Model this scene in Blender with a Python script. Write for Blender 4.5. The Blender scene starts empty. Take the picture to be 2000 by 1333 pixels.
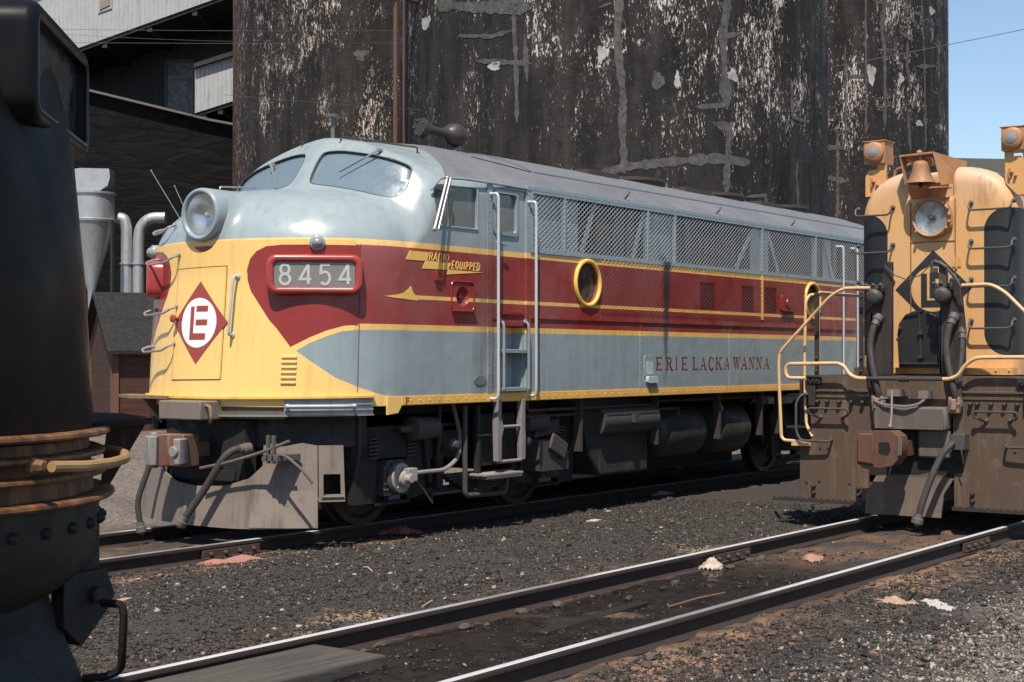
import bpy, bmesh, math, random
import numpy as np
from mathutils import Vector, Matrix, geometry
random.seed(7); RNG=np.random.default_rng(7)
R=math.radians
scn=bpy.context.scene
COL=scn.collection

# ------------------------------------------------------------------ camera
cam_d=bpy.data.cameras.new('camera'); cam=bpy.data.objects.new('camera',cam_d); COL.objects.link(cam)
cam.location=(0,0,1.70); cam.rotation_euler=(R(90.64),0,R(-54.37))
cam_d.sensor_width=36; cam_d.lens=54.0; cam_d.clip_start=.1; cam_d.clip_end=3000
scn.camera=cam
# ------------------------------------------------------------------ world, sun, exposure
SUN_EL,SUN_AZ=60.0,28.0          # azimuth measured from -X towards -Y
sd=Vector((-math.cos(R(SUN_EL))*math.cos(R(SUN_AZ)),-math.cos(R(SUN_EL))*math.sin(R(SUN_AZ)),math.sin(R(SUN_EL))))
w=bpy.data.worlds.new('World'); scn.world=w; w.use_nodes=True
nt=w.node_tree; nt.nodes.clear()
o=nt.nodes.new('ShaderNodeOutputWorld'); b=nt.nodes.new('ShaderNodeBackground'); s=nt.nodes.new('ShaderNodeTexSky')
s.sky_type='NISHITA'; s.sun_disc=False; s.sun_elevation=R(SUN_EL); s.sun_rotation=math.atan2(sd.x,sd.y)
s.air_density=1.0; s.dust_density=.25; s.ozone_density=2.0; s.altitude=0
b.inputs[1].default_value=.095
nt.links.new(s.outputs[0],b.inputs[0]); nt.links.new(b.outputs[0],o.inputs[0])
sl=bpy.data.lights.new('sun','SUN'); sl.energy=4.4; sl.angle=R(.53); sl.color=(1,.91,.79)
sun=bpy.data.objects.new('sun',sl); COL.objects.link(sun); sun.rotation_euler=sd.to_track_quat('Z','Y').to_euler(); sun.location=(0,0,40)
scn.view_settings.view_transform='Standard'; scn.view_settings.look='None'; scn.view_settings.exposure=.62; scn.view_settings.gamma=1

# ------------------------------------------------------------------ materials
MATS={}
def S(r,g,b):
    f=lambda c:(c/255/12.92 if c/255<=.04045 else ((c/255+.055)/1.055)**2.4)
    return (f(r),f(g),f(b))
class NT:
    """small node-graph writer"""
    def __init__(s,name):
        s.m=bpy.data.materials.new(name); s.m.use_nodes=True; s.t=s.m.node_tree; s.t.nodes.clear()
        s.out=s.n('ShaderNodeOutputMaterial'); s.bs=s.n('ShaderNodeBsdfPrincipled'); s.l(s.bs.outputs[0],s.out.inputs[0])
        s.tc=s.n('ShaderNodeTexCoord'); s.P=s.tc.outputs['Object']; s._x=None
    def n(s,k): return s.t.nodes.new(k)
    def l(s,a,b): s.t.links.new(a,b)
    def put(s,sock,v):
        if isinstance(v,bpy.types.NodeSocket): s.l(v,sock)
        elif isinstance(v,(tuple,list)) and len(v)==3 and sock.type=='RGBA': sock.default_value=(*v,1)
        elif sock.type=='RGBA' and isinstance(v,(int,float)): sock.default_value=(v,v,v,1)
        else: sock.default_value=v
    def math(s,op,a,b=0,c=0,clamp=False):
        n=s.n('ShaderNodeMath'); n.operation=op; n.use_clamp=clamp
        s.put(n.inputs[0],a); s.put(n.inputs[1],b); s.put(n.inputs[2],c); return n.outputs[0]
    def sep(s):
        if not s._x:
            n=s.n('ShaderNodeSeparateXYZ'); s.l(s.P,n.inputs[0]); s._x=n
        return s._x.outputs
    def scaled(s,sc):
        n=s.n('ShaderNodeMapping'); s.l(s.P,n.inputs[0]); n.inputs['Scale'].default_value=sc; return n.outputs[0]
    def noise(s,scale,detail=4,rough=.55,vec=None,lo=None,hi=None,dist=0):
        n=s.n('ShaderNodeTexNoise'); s.l(vec or s.P,n.inputs['Vector']); n.inputs['Scale'].default_value=scale
        n.inputs['Detail'].default_value=detail; n.inputs['Roughness'].default_value=rough; n.inputs['Distortion'].default_value=dist
        o=n.outputs[0]
        return o if lo is None else s.rng(o,lo,hi)
    def voro(s,scale,vec=None,feature='F1',out=0):
        n=s.n('ShaderNodeTexVoronoi'); n.feature=feature; s.l(vec or s.P,n.inputs['Vector']); n.inputs['Scale'].default_value=scale; return n.outputs[out]
    def rng(s,v,lo,hi,a=0,b=1):
        n=s.n('ShaderNodeMapRange'); s.put(n.inputs[0],v); n.inputs[1].default_value=lo; n.inputs[2].default_value=hi
        n.inputs[3].default_value=a; n.inputs[4].default_value=b; return n.outputs[0]
    def mix(s,f,a,b,mode='MIX'):
        n=s.n('ShaderNodeMix'); n.data_type='RGBA'; n.blend_type=mode
        s.put(n.inputs[0],f); s.put(n.inputs[6],a); s.put(n.inputs[7],b); return n.outputs[2]
    def bump(s,h,strength=.3,dist=.01,prev=None):
        n=s.n('ShaderNodeBump'); s.put(n.inputs['Height'],h); n.inputs['Strength'].default_value=strength; n.inputs['Distance'].default_value=dist
        if prev is not None: s.l(prev,n.inputs['Normal'])
        return n.outputs[0]
    def fin(s,col,rough=.5,metal=0,norm=None,spec=.5,coat=0):
        s.put(s.bs.inputs['Base Color'],col); s.put(s.bs.inputs['Roughness'],rough); s.put(s.bs.inputs['Metallic'],metal)
        s.bs.inputs['Specular IOR Level'].default_value=spec
        if coat: s.bs.inputs['Coat Weight'].default_value=coat; s.bs.inputs['Coat Roughness'].default_value=.25
        if norm is not None: s.l(norm,s.bs.inputs['Normal'])
        return s.m
def weather(g,col,dirt=.35,dcol=(.05,.035,.025),rust=0,var=.12):
    """large soft variation, vertical rain streaks, grime blotches, optional rust"""
    v=g.noise(2.2,3); c=g.mix(g.rng(v,.3,.7,0,var),col,(col[0]*.62,col[1]*.62,col[2]*.62) if not isinstance(col,bpy.types.NodeSocket) else (.12,.11,.10))
    st=g.noise(3.0,5,.6,g.scaled((3.2,3.2,.35)),.52,.78)
    bl=g.noise(5.5,6,.7,None,.55,.8)
    m=g.math('MULTIPLY',g.math('MAXIMUM',st,bl),dirt)
    c=g.mix(m,c,dcol)
    if rust:
        r=g.noise(16,6,.75,None,.62,.68)
        c=g.mix(g.math('MULTIPLY',r,rust),c,(.16,.055,.02))
    return c
def paint(name,col,rough=.42,dirt=.35,rust=0,bump=.1,dcol=(.05,.035,.025),metal=0,coat=0,var=.12,spec=.5):
    if name in MATS: return MATS[name]
    g=NT(name); c=weather(g,col,dirt,dcol,rust,var)
    rr=g.rng(g.noise(9,5),.3,.7,rough*.8,min(1,rough*1.3))
    n=g.bump(g.noise(3.0,3),bump,.012); n=g.bump(g.noise(60,3),bump*.35,.002,n)
    MATS[name]=g.fin(c,rr,metal,n,spec,coat); return MATS[name]
def glass(name,col,rough=.08,dirt=.35,spec=.8):
    if name in MATS: return MATS[name]
    g=NT(name); c=g.mix(g.math('MULTIPLY',g.noise(6,6,.7,None,.45,.75),dirt),col,(.16,.17,.17))
    rr=g.rng(g.noise(7,5,.7),.35,.75,rough,rough+.3)
    MATS[name]=g.fin(c,rr,0,None,spec); return MATS[name]

# ------------------------------------------------------------------ mesh builder
def obox(c,hx,hy,hz,ax=None):
    c=Vector(c); ax=ax or (Vector((1,0,0)),Vector((0,1,0)),Vector((0,0,1)))
    return [c+ax[0]*sx*hx+ax[1]*sy*hy+ax[2]*sz*hz for sx in(-1,1) for sy in(-1,1) for sz in(-1,1)]
BF=[(0,1,3,2),(4,6,7,5),(0,4,5,1),(2,3,7,6),(0,2,6,4),(1,5,7,3)]
class MB:
    def __init__(s): s.v=[]; s.f=[]
    def add(s,vs,fs):
        k=len(s.v); s.v+= [tuple(p) for p in vs]; s.f+=[tuple(i+k for i in f) for f in fs]; return s
    def box(s,x0,x1,y0,y1,z0,z1):
        return s.add([(x,y,z) for x in(x0,x1) for y in(y0,y1) for z in(z0,z1)],BF)
    def rot(s,c,h,ax): return s.add(obox(c,*h,ax),BF)
    def bar(s,a,b,w,h,up=(0,0,1)):
        a=Vector(a);b=Vector(b);d=(b-a);L=d.length;d.normalize();u=Vector(up)
        if abs(u.dot(d))>.98:u=Vector((0,1,0))
        n=d.cross(u).normalized();u=n.cross(d)
        return s.add(obox((a+b)/2,L/2,w/2,h/2,(d,n,u)),BF)
    def tube(s,pts,r,n=8,cap=True,closed=False,round_=0):
        P=[Vector(p) for p in pts]
        if round_:
            Q=[P[0]]
            for i in range(1,len(P)-1):
                a,b,c=P[i-1],P[i],P[i+1];d1=(a-b);d2=(c-b);k=min(round_,d1.length*.45,d2.length*.45)
                p0=b+d1.normalized()*k;p2=b+d2.normalized()*k
                for j in range(5):
                    t=j/4;Q.append(p0*(1-t)**2+b*2*t*(1-t)+p2*t*t)
            Q.append(P[-1]);P=Q
        m=len(P); rr=r if isinstance(r,(list,tuple)) else [r]*m
        if len(rr)!=m: rr=[rr[0]+(rr[-1]-rr[0])*i/(m-1) for i in range(m)]
        T=[]
        for i in range(m):
            a=P[i-1] if i>0 or closed else P[0]; b=P[(i+1)%m] if i<m-1 or closed else P[-1]
            T.append((b-a).normalized())
        u=Vector((0,0,1)) if abs(T[0].z)<.9 else Vector((1,0,0))
        vs=[]
        for i in range(m):
            u=(u-T[i]*u.dot(T[i])).normalized(); w_=T[i].cross(u)
            for k in range(n):
                a=2*math.pi*k/n; vs.append(P[i]+u*math.cos(a)*rr[i]+w_*math.sin(a)*rr[i])
        fs=[]
        for i in range(m if closed else m-1):
            j=(i+1)%m
            for k in range(n): fs.append((i*n+k,j*n+k,j*n+(k+1)%n,i*n+(k+1)%n))
        if cap and not closed: fs+=[tuple(range(n))[::-1],tuple((m-1)*n+k for k in range(n))]
        return s.add(vs,fs)
    def lathe(s,c,axis,prof,n=24,a0=0,a1=360,cap=True):
        """prof: (distance along axis, radius)"""
        c=Vector(c);d=Vector(axis).normalized();u=d.orthogonal().normalized();w_=d.cross(u)
        full=abs(a1-a0)>=360; m=n if full else n+1; vs=[];fs=[]
        for (t,r) in prof:
            for k in range(m):
                a=R(a0+(a1-a0)*k/n); vs.append(c+d*t+u*math.cos(a)*r+w_*math.sin(a)*r)
        for i in range(len(prof)-1):
            for k in range(n):
                k2=(k+1)%m; fs.append((i*m+k,i*m+k2,(i+1)*m+k2,(i+1)*m+k))
        if cap and full:
            if prof[0][1]>1e-4: fs.append(tuple(range(m))[::-1])
            if prof[-1][1]>1e-4: fs.append(tuple((len(prof)-1)*m+k for k in range(m)))
        return s.add(vs,fs)
    def cyl(s,a,b,r,n=20): 
        a=Vector(a);b=Vector(b); return s.lathe(a,b-a,[(0,r),((b-a).length,r)],n)
    def prism(s,poly,fn,th):
        """poly: 2-D outline; fn(u,v,w)->3-D; extruded over th=(w0,w1)"""
        n=len(poly); vs=[fn(u,v,th[0]) for u,v in poly]+[fn(u,v,th[1]) for u,v in poly]
        tri=geometry.tessellate_polygon([[Vector((u,v,0)) for u,v in poly]])
        fs=[tuple(t)[::-1] for t in tri]+[tuple(i+n for i in t) for t in tri]+[(i,(i+1)%n,n+(i+1)%n,n+i) for i in range(n)]
        return s.add(vs,fs)
    def ball(s,c,r,n=10,sc=(1,1,1)):
        vs=[];fs=[];m=n//2
        for i in range(m+1):
            p=math.pi*i/m
            for k in range(n):
                a=2*math.pi*k/n; vs.append((c[0]+r*sc[0]*math.sin(p)*math.cos(a),c[1]+r*sc[1]*math.sin(p)*math.sin(a),c[2]+r*sc[2]*math.cos(p)))
        for i in range(m):
            for k in range(n): fs.append((i*n+k,(i+1)*n+k,(i+1)*n+(k+1)%n,i*n+(k+1)%n))
        return s.add(vs,fs)
    def bolts(s,pts,ax,r=.012,h=.01,n=6):
        for p in pts: s.lathe(p,ax,[(0,r),(h*.7,r*.85),(h,r*.4)],n)
        return s
    def build(s,name,mat,parent=None,smooth=35,bevel=0,seg=2,clean=False):
        me=bpy.data.meshes.new(name); o=bpy.data.objects.new(name,me); COL.objects.link(o)
        off=world_loc(parent)
        V=[(x-off[0],y-off[1],z-off[2]) for x,y,z in s.v]
        me.from_pydata(V,[],s.f)
        bm=bmesh.new(); bm.from_mesh(me)
        if clean: bmesh.ops.remove_doubles(bm,verts=bm.verts,dist=1e-4)
        bmesh.ops.recalc_face_normals(bm,faces=bm.faces); bm.to_mesh(me); bm.free()
        if mat: me.materials.append(mat)
        if smooth:
            me.polygons.foreach_set('use_smooth',[True]*len(me.polygons)); me.set_sharp_from_angle(angle=R(smooth))
        if parent: o.parent=parent
        if bevel:
            md=o.modifiers.new('bevel','BEVEL'); md.width=bevel; md.segments=seg; md.limit_method='ANGLE'; md.angle_limit=R(40)
        return o
def world_loc(o):
    p=Vector((0,0,0))
    while o: p+=Vector(o.location); o=o.parent
    return p
def thing(name,label,cat,loc,group=None):
    o=bpy.data.objects.new(name,None); COL.objects.link(o); o.location=loc; o.empty_display_size=.2
    return tag(o,label,cat,group)
def tag(o,label,cat,group=None,kind=None):
    if label:o['label']=label
    if cat:o['category']=cat
    if group:o['group']=group
    if kind:o['kind']=kind
    return o
def struct(o,label=None):
    o['kind']='structure'
    if label:o['label']=label
    return o
def solo(mb,name,mat,label,cat,group=None,**k):
    """a one-mesh thing whose origin sits at the base of its shape"""
    V=np.array(mb.v); c=((V[:,0].min()+V[:,0].max())/2,(V[:,1].min()+V[:,1].max())/2,V[:,2].min())
    o=mb.build(name,mat,None,**k); me=o.data
    me.transform(Matrix.Translation((-c[0],-c[1],-c[2]))); o.location=c
    return tag(o,label,cat,group)
def ring(c,r,n): return [(c[0]+r*math.cos(2*math.pi*i/n),c[1]+r*math.sin(2*math.pi*i/n)) for i in range(n)]
def rrect(x0,x1,y0,y1,r,n=5):
    out=[]
    for cx,cy,a in((x1-r,y1-r,0),(x0+r,y1-r,90),(x0+r,y0+r,180),(x1-r,y0+r,270)):
        for i in range(n+1):
            t=R(a+90*i/n); out.append((cx+r*math.cos(t),cy+r*math.sin(t)))
    return out
def vnoise(x,y,seed=0):
    """cheap value noise, numpy"""
    xi=np.floor(x).astype(np.int64);yi=np.floor(y).astype(np.int64);fx=x-xi;fy=y-yi
    fx=fx*fx*(3-2*fx);fy=fy*fy*(3-2*fy)
    def h(a,b):
        n=(a*374761393+b*668265263+seed*1442695041)&0x7fffffff
        n=(n^(n>>13))*1274126177&0x7fffffff
        return ((n^(n>>16))&0xffff)/65535.
    return (h(xi,yi)*(1-fx)+h(xi+1,yi)*fx)*(1-fy)+(h(xi,yi+1)*(1-fx)+h(xi+1,yi+1)*fx)*fy
def fbm(x,y,o=4,seed=0):
    s_=0;a=.5
    for i in range(o): s_=s_+a*(vnoise(x*2**i,y*2**i,seed+i)-.5);a*=.5
    return s_

# ------------------------------------------------------------------ ground
T2Y=5.765; T1Y=11.18; G=.7525     # track centres, half distance between rail centres
def ground_h(x,y):
    h=-.140+.05*fbm(x*.35,y*.35,3,3)+.040*fbm(x*1.7,y*1.7,4,9)+.035*fbm(x*7,y*7,3,5)
    in2=np.exp(-((y-T2Y)/.62)**6)*np.exp(-np.clip(14-x,0,99)*0)
    h=h+in2*(.018+.055*fbm(x*2.2,y*3.1,4,21))+.05*np.exp(-((np.abs(y-T2Y)-1.0)/.28)**2)*fbm(x*3.1,y*3.7,4,41)
    h=h+.03*np.exp(-((y-T1Y)/.6)**6)
    h=h+.05*np.exp(-((y-8.5)/1.1)**2)
    h=h-.03*np.clip((4.2-y)/1.5,0,1)
    for c in(T2Y,T1Y):
        for sgn in(-1,1): h=h-.012*np.exp(-((y-c-sgn*G)/.09)**4)
    hr=np.minimum(np.abs(y-T2Y-G),np.minimum(np.abs(y-T2Y+G),np.minimum(np.abs(y-T1Y-G),np.abs(y-T1Y+G))))
    return np.where(hr<.12,np.minimum(h,-.095),np.minimum(h,-.04))
def build_ground():
    def axis(a,b,c,d,st):
        core=list(np.arange(b,c,st)); lo=[];hi=[]; k=st;p=b
        while p>a: k*=1.22;p-=k;lo.append(p)
        k=st;p=core[-1]
        while p<d: k*=1.22;p+=k;hi.append(p)
        return np.array(lo[::-1]+core+hi)
    xs=axis(-300,4,20,900,.032); ys=axis(-300,2.0,11.2,900,.032)
    X,Y=np.meshgrid(xs,ys,indexing='ij'); Z=ground_h(X,Y)
    nx,ny=X.shape; me=bpy.data.meshes.new('ground')
    me.vertices.add(nx*ny); me.vertices.foreach_set('co',np.stack([X,Y,Z],-1).ravel())
    i=np.arange((nx-1)*(ny-1)); a=(i//(ny-1))*ny+i%(ny-1)
    q=np.stack([a,a+ny,a+ny+1,a+1],-1).ravel()
    me.loops.add(len(q)); me.loops.foreach_set('vertex_index',q)
    me.polygons.add(len(i)); me.polygons.foreach_set('loop_start',np.arange(len(i))*4)
    me.polygons.foreach_set('use_smooth',np.ones(len(i),bool)); me.update(); me.validate()
    g=NT('cinder_ground'); x,y,z=g.sep()
    n1=g.noise(1.1,4); n2=g.noise(55,4,.7); n3=g.noise(7,5,.65)
    cinder=g.mix(g.rng(n2,.32,.7),(.013,.0112,.0095),(.070,.060,.052))
    # brown dirt hugging the rails and in drifts
    d2=g.math('ABSOLUTE',g.math('SUBTRACT',y,T2Y)); d1=g.math('ABSOLUTE',g.math('SUBTRACT',y,T1Y))
    near=g.math('MAXIMUM',g.rng(d2,1.75,.85),g.rng(d1,1.35,.7))
    dm=g.math('MULTIPLY',near,g.noise(1.6,5,.65,None,.40,.55))
    dirt=g.mix(g.rng(n3,.3,.7),(.032,.019,.012),(.175,.105,.064))
    c=g.mix(dm,cinder,dirt)
    sand=g.math('MULTIPLY',g.math('MULTIPLY',g.noise(.9,4,.7,None,.60,.66),g.rng(y,7.9,7.2)),g.rng(y,6.9,7.1))
    c=g.mix(sand,c,(.22,.16,.10))
    s2=g.math('MULTIPLY',g.math('MULTIPLY',g.noise(1.7,5,.7,None,.46,.54),g.math('MULTIPLY',g.rng(y,9.75,9.95),g.rng(y,10.5,10.3))),g.math('MULTIPLY',g.rng(x,12.5,11.5),g.rng(x,8.0,8.6))); c=g.mix(g.math('MULTIPLY',s2,.85),c,(.23,.135,.085))
    s3=g.math('MULTIPLY',g.math('MULTIPLY',g.noise(1.4,5,.75,None,.48,.58),g.rng(y,5.0,4.8)),g.rng(y,4.1,4.4)); c=g.mix(g.math('MULTIPLY',s3,.8),c,g.mix(n3,(.20,.095,.05),(.30,.19,.12)))
    # light gravel on the near right and in the background
    peb=g.voro(34,None,'F1',1)
    pb=g.n('ShaderNodeSeparateXYZ'); g.l(peb,pb.inputs[0])
    light=g.mix(pb.outputs[0],(.060,.047,.037),(.33,.29,.25))
    lm=g.math('MULTIPLY',g.rng(g.math('ADD',y,g.math('MULTIPLY',n1,1.6)),4.75,3.4),g.rng(x,6.5,10.0))
    c=g.mix(g.math('MULTIPLY',lm,.85),c,light)
    far_=g.mix(g.noise(14,6,.8,None,.38,.62),(.045,.036,.030),(.235,.195,.165)); c=g.mix(g.math('MULTIPLY',g.rng(y,12.2,13.6),g.noise(.8,5,.6,None,.2,.5)),c,far_)
    # oil soaked boards and mud between the nearer rails
    oil=g.math('MULTIPLY',g.math('MULTIPLY',g.rng(d2,.72,.55),g.rng(x,13.5,11.5)),g.noise(1.3,3,.5,None,.30,.42))
    c=g.mix(oil,c,g.mix(g.rng(n3,.35,.7),(.004,.0035,.003),(.022,.016,.012)))
    rough=g.mix(oil,.93,g.rng(g.noise(4,4),.38,.62,.06,.42))
    vb=g.voro(38); nn=g.bump(g.mix(oil,vb,.3),.9,.012); nn=g.bump(n2,.6,.01,nn); nn=g.bump(n3,.5,.03,nn)
    me.materials.append(g.fin(c,rough,0,nn,.35))
    o=bpy.data.objects.new('ground',me); COL.objects.link(o); struct(o,'dark cinder and dirt yard surface around the tracks')
def build_stones():
    N=160000
    x=RNG.uniform(4.2,17.5,N*2); y=RNG.uniform(1.6,10.5,N*2)
    # keep what the view can hold, denser near by
    fx,fy=math.cos(R(35.63)),math.sin(R(35.63)); dep=x*fx+y*fy; u=(x*fy-y*fx)/dep
    keep=(dep>4.5)&(np.abs(u)<.42)&(RNG.random(N*2)<np.clip((8.5/dep)**1.3,0,1))
    in2=np.abs(y-T2Y)<.95
    keep&=~(in2&(RNG.random(N*2)<.90)); keep&=~((np.abs(np.abs(y-T2Y)-G)<.07)|(np.abs(np.abs(y-T1Y)-G)<.07))
    den=fbm(x*1.3,y*1.3,3,31); keep&=RNG.random(N*2)<np.clip(.75+den*2.2,.15,1)
    x=x[keep][:N];y=y[keep][:N];n=len(x)
    sz=RNG.gamma(2.2,.0031,n)+.0033
    base=np.array([(1,0,0),(-1,0,0),(0,1,0),(0,-1,0),(0,0,1),(0,0,-1)],float)
    V=base[None]*RNG.uniform(.55,1.25,(n,6,1))*sz[:,None,None]; V+=RNG.normal(0,.25,(n,6,3))*sz[:,None,None]
    a=RNG.uniform(0,6.28,n);ca,sa=np.cos(a),np.sin(a)
    vx=V[...,0]*ca[:,None]-V[...,1]*sa[:,None]; vy=V[...,0]*sa[:,None]+V[...,1]*ca[:,None]
    V=np.stack([vx+x[:,None],vy+y[:,None],V[...,2]*.75+(ground_h(x,y)+sz*.25)[:,None]],-1)
    tri=np.array([(0,2,4),(2,1,4),(1,3,4),(3,0,4),(2,0,5),(1,2,5),(3,1,5),(0,3,5)])
    F=(tri[None]+(np.arange(n)*6)[:,None,None]).reshape(-1)
    me=bpy.data.meshes.new('gravel'); me.vertices.add(n*6); me.vertices.foreach_set('co',V.ravel())
    me.loops.add(len(F)); me.loops.foreach_set('vertex_index',F); me.polygons.add(len(F)//3); me.polygons.foreach_set('loop_start',np.arange(len(F)//3)*3)
    me.update(); me.validate()
    g=NT('cinder_gravel'); x_,y_,z_=g.sep()
    rnd=g.n('ShaderNodeNewGeometry').outputs['Random Per Island']
    dark=g.mix(g.rng(rnd,0,1),(.013,.0115,.010),(.078,.068,.059)); dark=g.mix(g.rng(rnd,.975,.985),dark,(.30,.24,.18))
    lite=g.mix(g.rng(rnd,0,1),(.06,.047,.036),(.36,.32,.27))
    lm=g.math('MULTIPLY',g.rng(g.math('ADD',y_,g.math('MULTIPLY',g.noise(1.1,4),1.6)),4.9,3.7),g.rng(x_,5.5,9.0))
    pick=g.math('LESS_THAN',g.math('FRACT',g.math('MULTIPLY',rnd,37.7)),g.math('MULTIPLY',lm,.9))
    me.materials.append(g.fin(g.mix(pick,dark,lite),.9,0,None,.3))
    o=bpy.data.objects.new('gravel',me); COL.objects.link(o); tag(o,'loose dark cinders and pale stones strewn over the yard','gravel',kind='stuff')
build_ground(); build_stones()

# ------------------------------------------------------------------ track
def rail_mat():
    g=NT('rail_steel'); x,y,z=g.sep()
    rust=g.mix(g.noise(22,5),(.010,.007,.006),(.038,.022,.016))
    shine=g.mix(g.noise(9,5,.6,g.scaled((.25,6,6))),(.42,.41,.41),(.80,.80,.82))
    top=g.math('GREATER_THAN',z,.1485); worn=g.math('MULTIPLY',top,g.rng(g.noise(1.2,3,.5,g.scaled((.3,1,1))),.30,.46,.25,1))
    c=g.mix(worn,rust,shine)
    return g.fin(c,g.mix(worn,.8,.42),g.math('MULTIPLY',worn,.30),g.bump(g.noise(90,3),.15,.002))
RAILM=rail_mat()
# half profile of a rail: (offset, height above the foot)
RP=[(.069,0),(.069,.010),(.020,.024),(.009,.034),(.009,.106),(.014,.114),(.035,.119),(.036,.138),(.031,.147),(.020,.1515),(0,.1525)]
def rail(name,yc,x0,x1,label,group,joints=()):
    prof=[(a,b) for a,b in RP]+[(-a,b) for a,b in RP[-2::-1]]
    m=MB(); xs=list(np.arange(x0,x1,1.5))+[x1]; n=len(prof)
    vs=[(x,yc+a,b-.1525) for x in xs for a,b in prof]
    fs=[(i*n+k,i*n+(k+1)%n,(i+1)*n+(k+1)%n,(i+1)*n+k) for i in range(len(xs)-1) for k in range(n)]
    fs+=[tuple(range(n)),tuple((len(xs)-1)*n+k for k in range(n))]
    m.add(vs,fs)
    root=thing(name,label,'rail',(x0,yc,-.1525),group)
    me=m.build('running_rail',RAILM,root)
    for jx in joints:
        for sgn in(-1,1):
            b=MB(); b.box(jx-.36,jx+.36,yc+sgn*.016,yc+sgn*.044,-.128,-.046)
            b.box(jx-.36,jx+.36,yc+sgn*.044,yc+sgn*.062,-.131,-.112)
            b.bolts([(jx+d,yc+sgn*.044,-.085) for d in(-.27,-.09,.09,.27)],(0,sgn,0),.026,.034,6)
            b.build('joint_bar',paint('rusty_steel',(.055,.033,.024),.8,.5,.6),root,bevel=.004)
    return root
gT='running rails of the two yard tracks'
rail('track_rail',T2Y-G,-20,160,'nearest rail, worn bright on top, crossing the whole foreground',gT,(14.6,))
rail('track_rail',T2Y+G,-20,160,'second nearest rail, on the far side of the oily boards',gT,(12.45,))
rail('track_rail',T1Y-G,-20,160,'near rail under the grey and maroon locomotive',gT,(10.05,))
rail('track_rail',T1Y+G,-20,160,'far rail under the grey and maroon locomotive',gT)
wood=NT('oily_wood'); 
_w=wood.noise(5,6,.65,wood.scaled((.35,6,3)))
WOOD=wood.fin(wood.mix(wood.rng(_w,.3,.7),(.028,.020,.014),(.10,.075,.055)),.75,0,wood.bump(_w,.7,.02))
# ------------------------------------------------------------------ silos
def silo_mat(name,seed,fleck=1.0,warm=0):
    g=NT(name); x,y,z=g.sep()
    base=g.mix(g.noise(.55,5,.6,None,.3,.7),(.007,.0062,.006),(.019,.0165,.0155))
    base=g.mix(g.noise(1.5,6,.7,g.scaled((1.3,1.3,.22)),.45,.8),base,(.050,.044,.041))
    off=g.n('ShaderNodeVectorMath'); off.operation='ADD'; g.l(g.P,off.inputs[0]); off.inputs[1].default_value=(seed,seed*1.7,seed*.3)
    mp=g.n('ShaderNodeMapping'); g.l(off.outputs[0],mp.inputs[0]); mp.inputs['Scale'].default_value=(1,1,.30)
    fine=g.math('ADD',g.math('MULTIPLY',g.noise(38,6,.80,mp.outputs[0]),.62),g.math('MULTIPLY',g.noise(14,5,.72,mp.outputs[0]),.38))
    zone=g.noise(.55,5,.66,off.outputs[0]); zone2=g.noise(1.7,3,.6,mp.outputs[0])
    lv=g.math('ADD',g.rng(zone,.38,.64,-.045,.056),g.rng(zone2,.3,.7,-.045,.05))
    hi=g.rng(z,3.0,10.0,-.05,.016)
    fl=g.rng(g.math('ADD',g.math('ADD',fine,lv),hi),.580,.597)
    fcol=g.mix(g.noise(3,4),(.60,.54,.50),(.52,.38,.30) if warm else (.62,.54,.49))
    if warm: # orange render where bitumen has peeled, plus the left edge's warm sunlight painted in
        lv_=g.math('SUBTRACT',g.math('MULTIPLY',y,.81),g.math('MULTIPLY',x,.58)); wz=g.math('MULTIPLY',g.rng(lv_,4.15,4.9),g.noise(2.2,5,.7,mp.outputs[0],.40,.55)); fcol=g.mix(wz,fcol,(.40,.19,.09))
        fl=g.math('MAXIMUM',fl,g.math('MULTIPLY',wz,g.rng(fine,.50,.56)))
    c=g.mix(g.math('MULTIPLY',fl,fleck),base,fcol)
    nn=g.bump(fl,.6,-.02); nn=g.bump(g.noise(4,5,.65),.5,.05,nn)
    return g.fin(c,g.rng(g.noise(3,5),.3,.7,.55,.95),0,nn,.25)
PATCH=NT('cement_patch'); _p=PATCH.noise(7,5,.65)
PATCHM=PATCH.fin(PATCH.mix(PATCH.rng(_p,.3,.7),(.032,.031,.031),(.105,.10,.096)),.9,0,PATCH.bump(_p,.4,.02))
_al=PATCH.rng(PATCH.math('ADD',PATCH.math('MULTIPLY',PATCH.noise(26,5,.8),.6),PATCH.math('MULTIPLY',PATCH.noise(6,4,.7),.4)),.36,.45)
PATCH.put(PATCH.bs.inputs['Alpha'],_al)
PATCH=NT('pale_patch'); _p=PATCH.noise(5,5,.65)
PATCHW=PATCH.fin(PATCH.mix(PATCH.rng(_p,.3,.7),(.20,.19,.18),(.42,.42,.42)),.9,0,PATCH.bump(_p,.4,.02))
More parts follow.
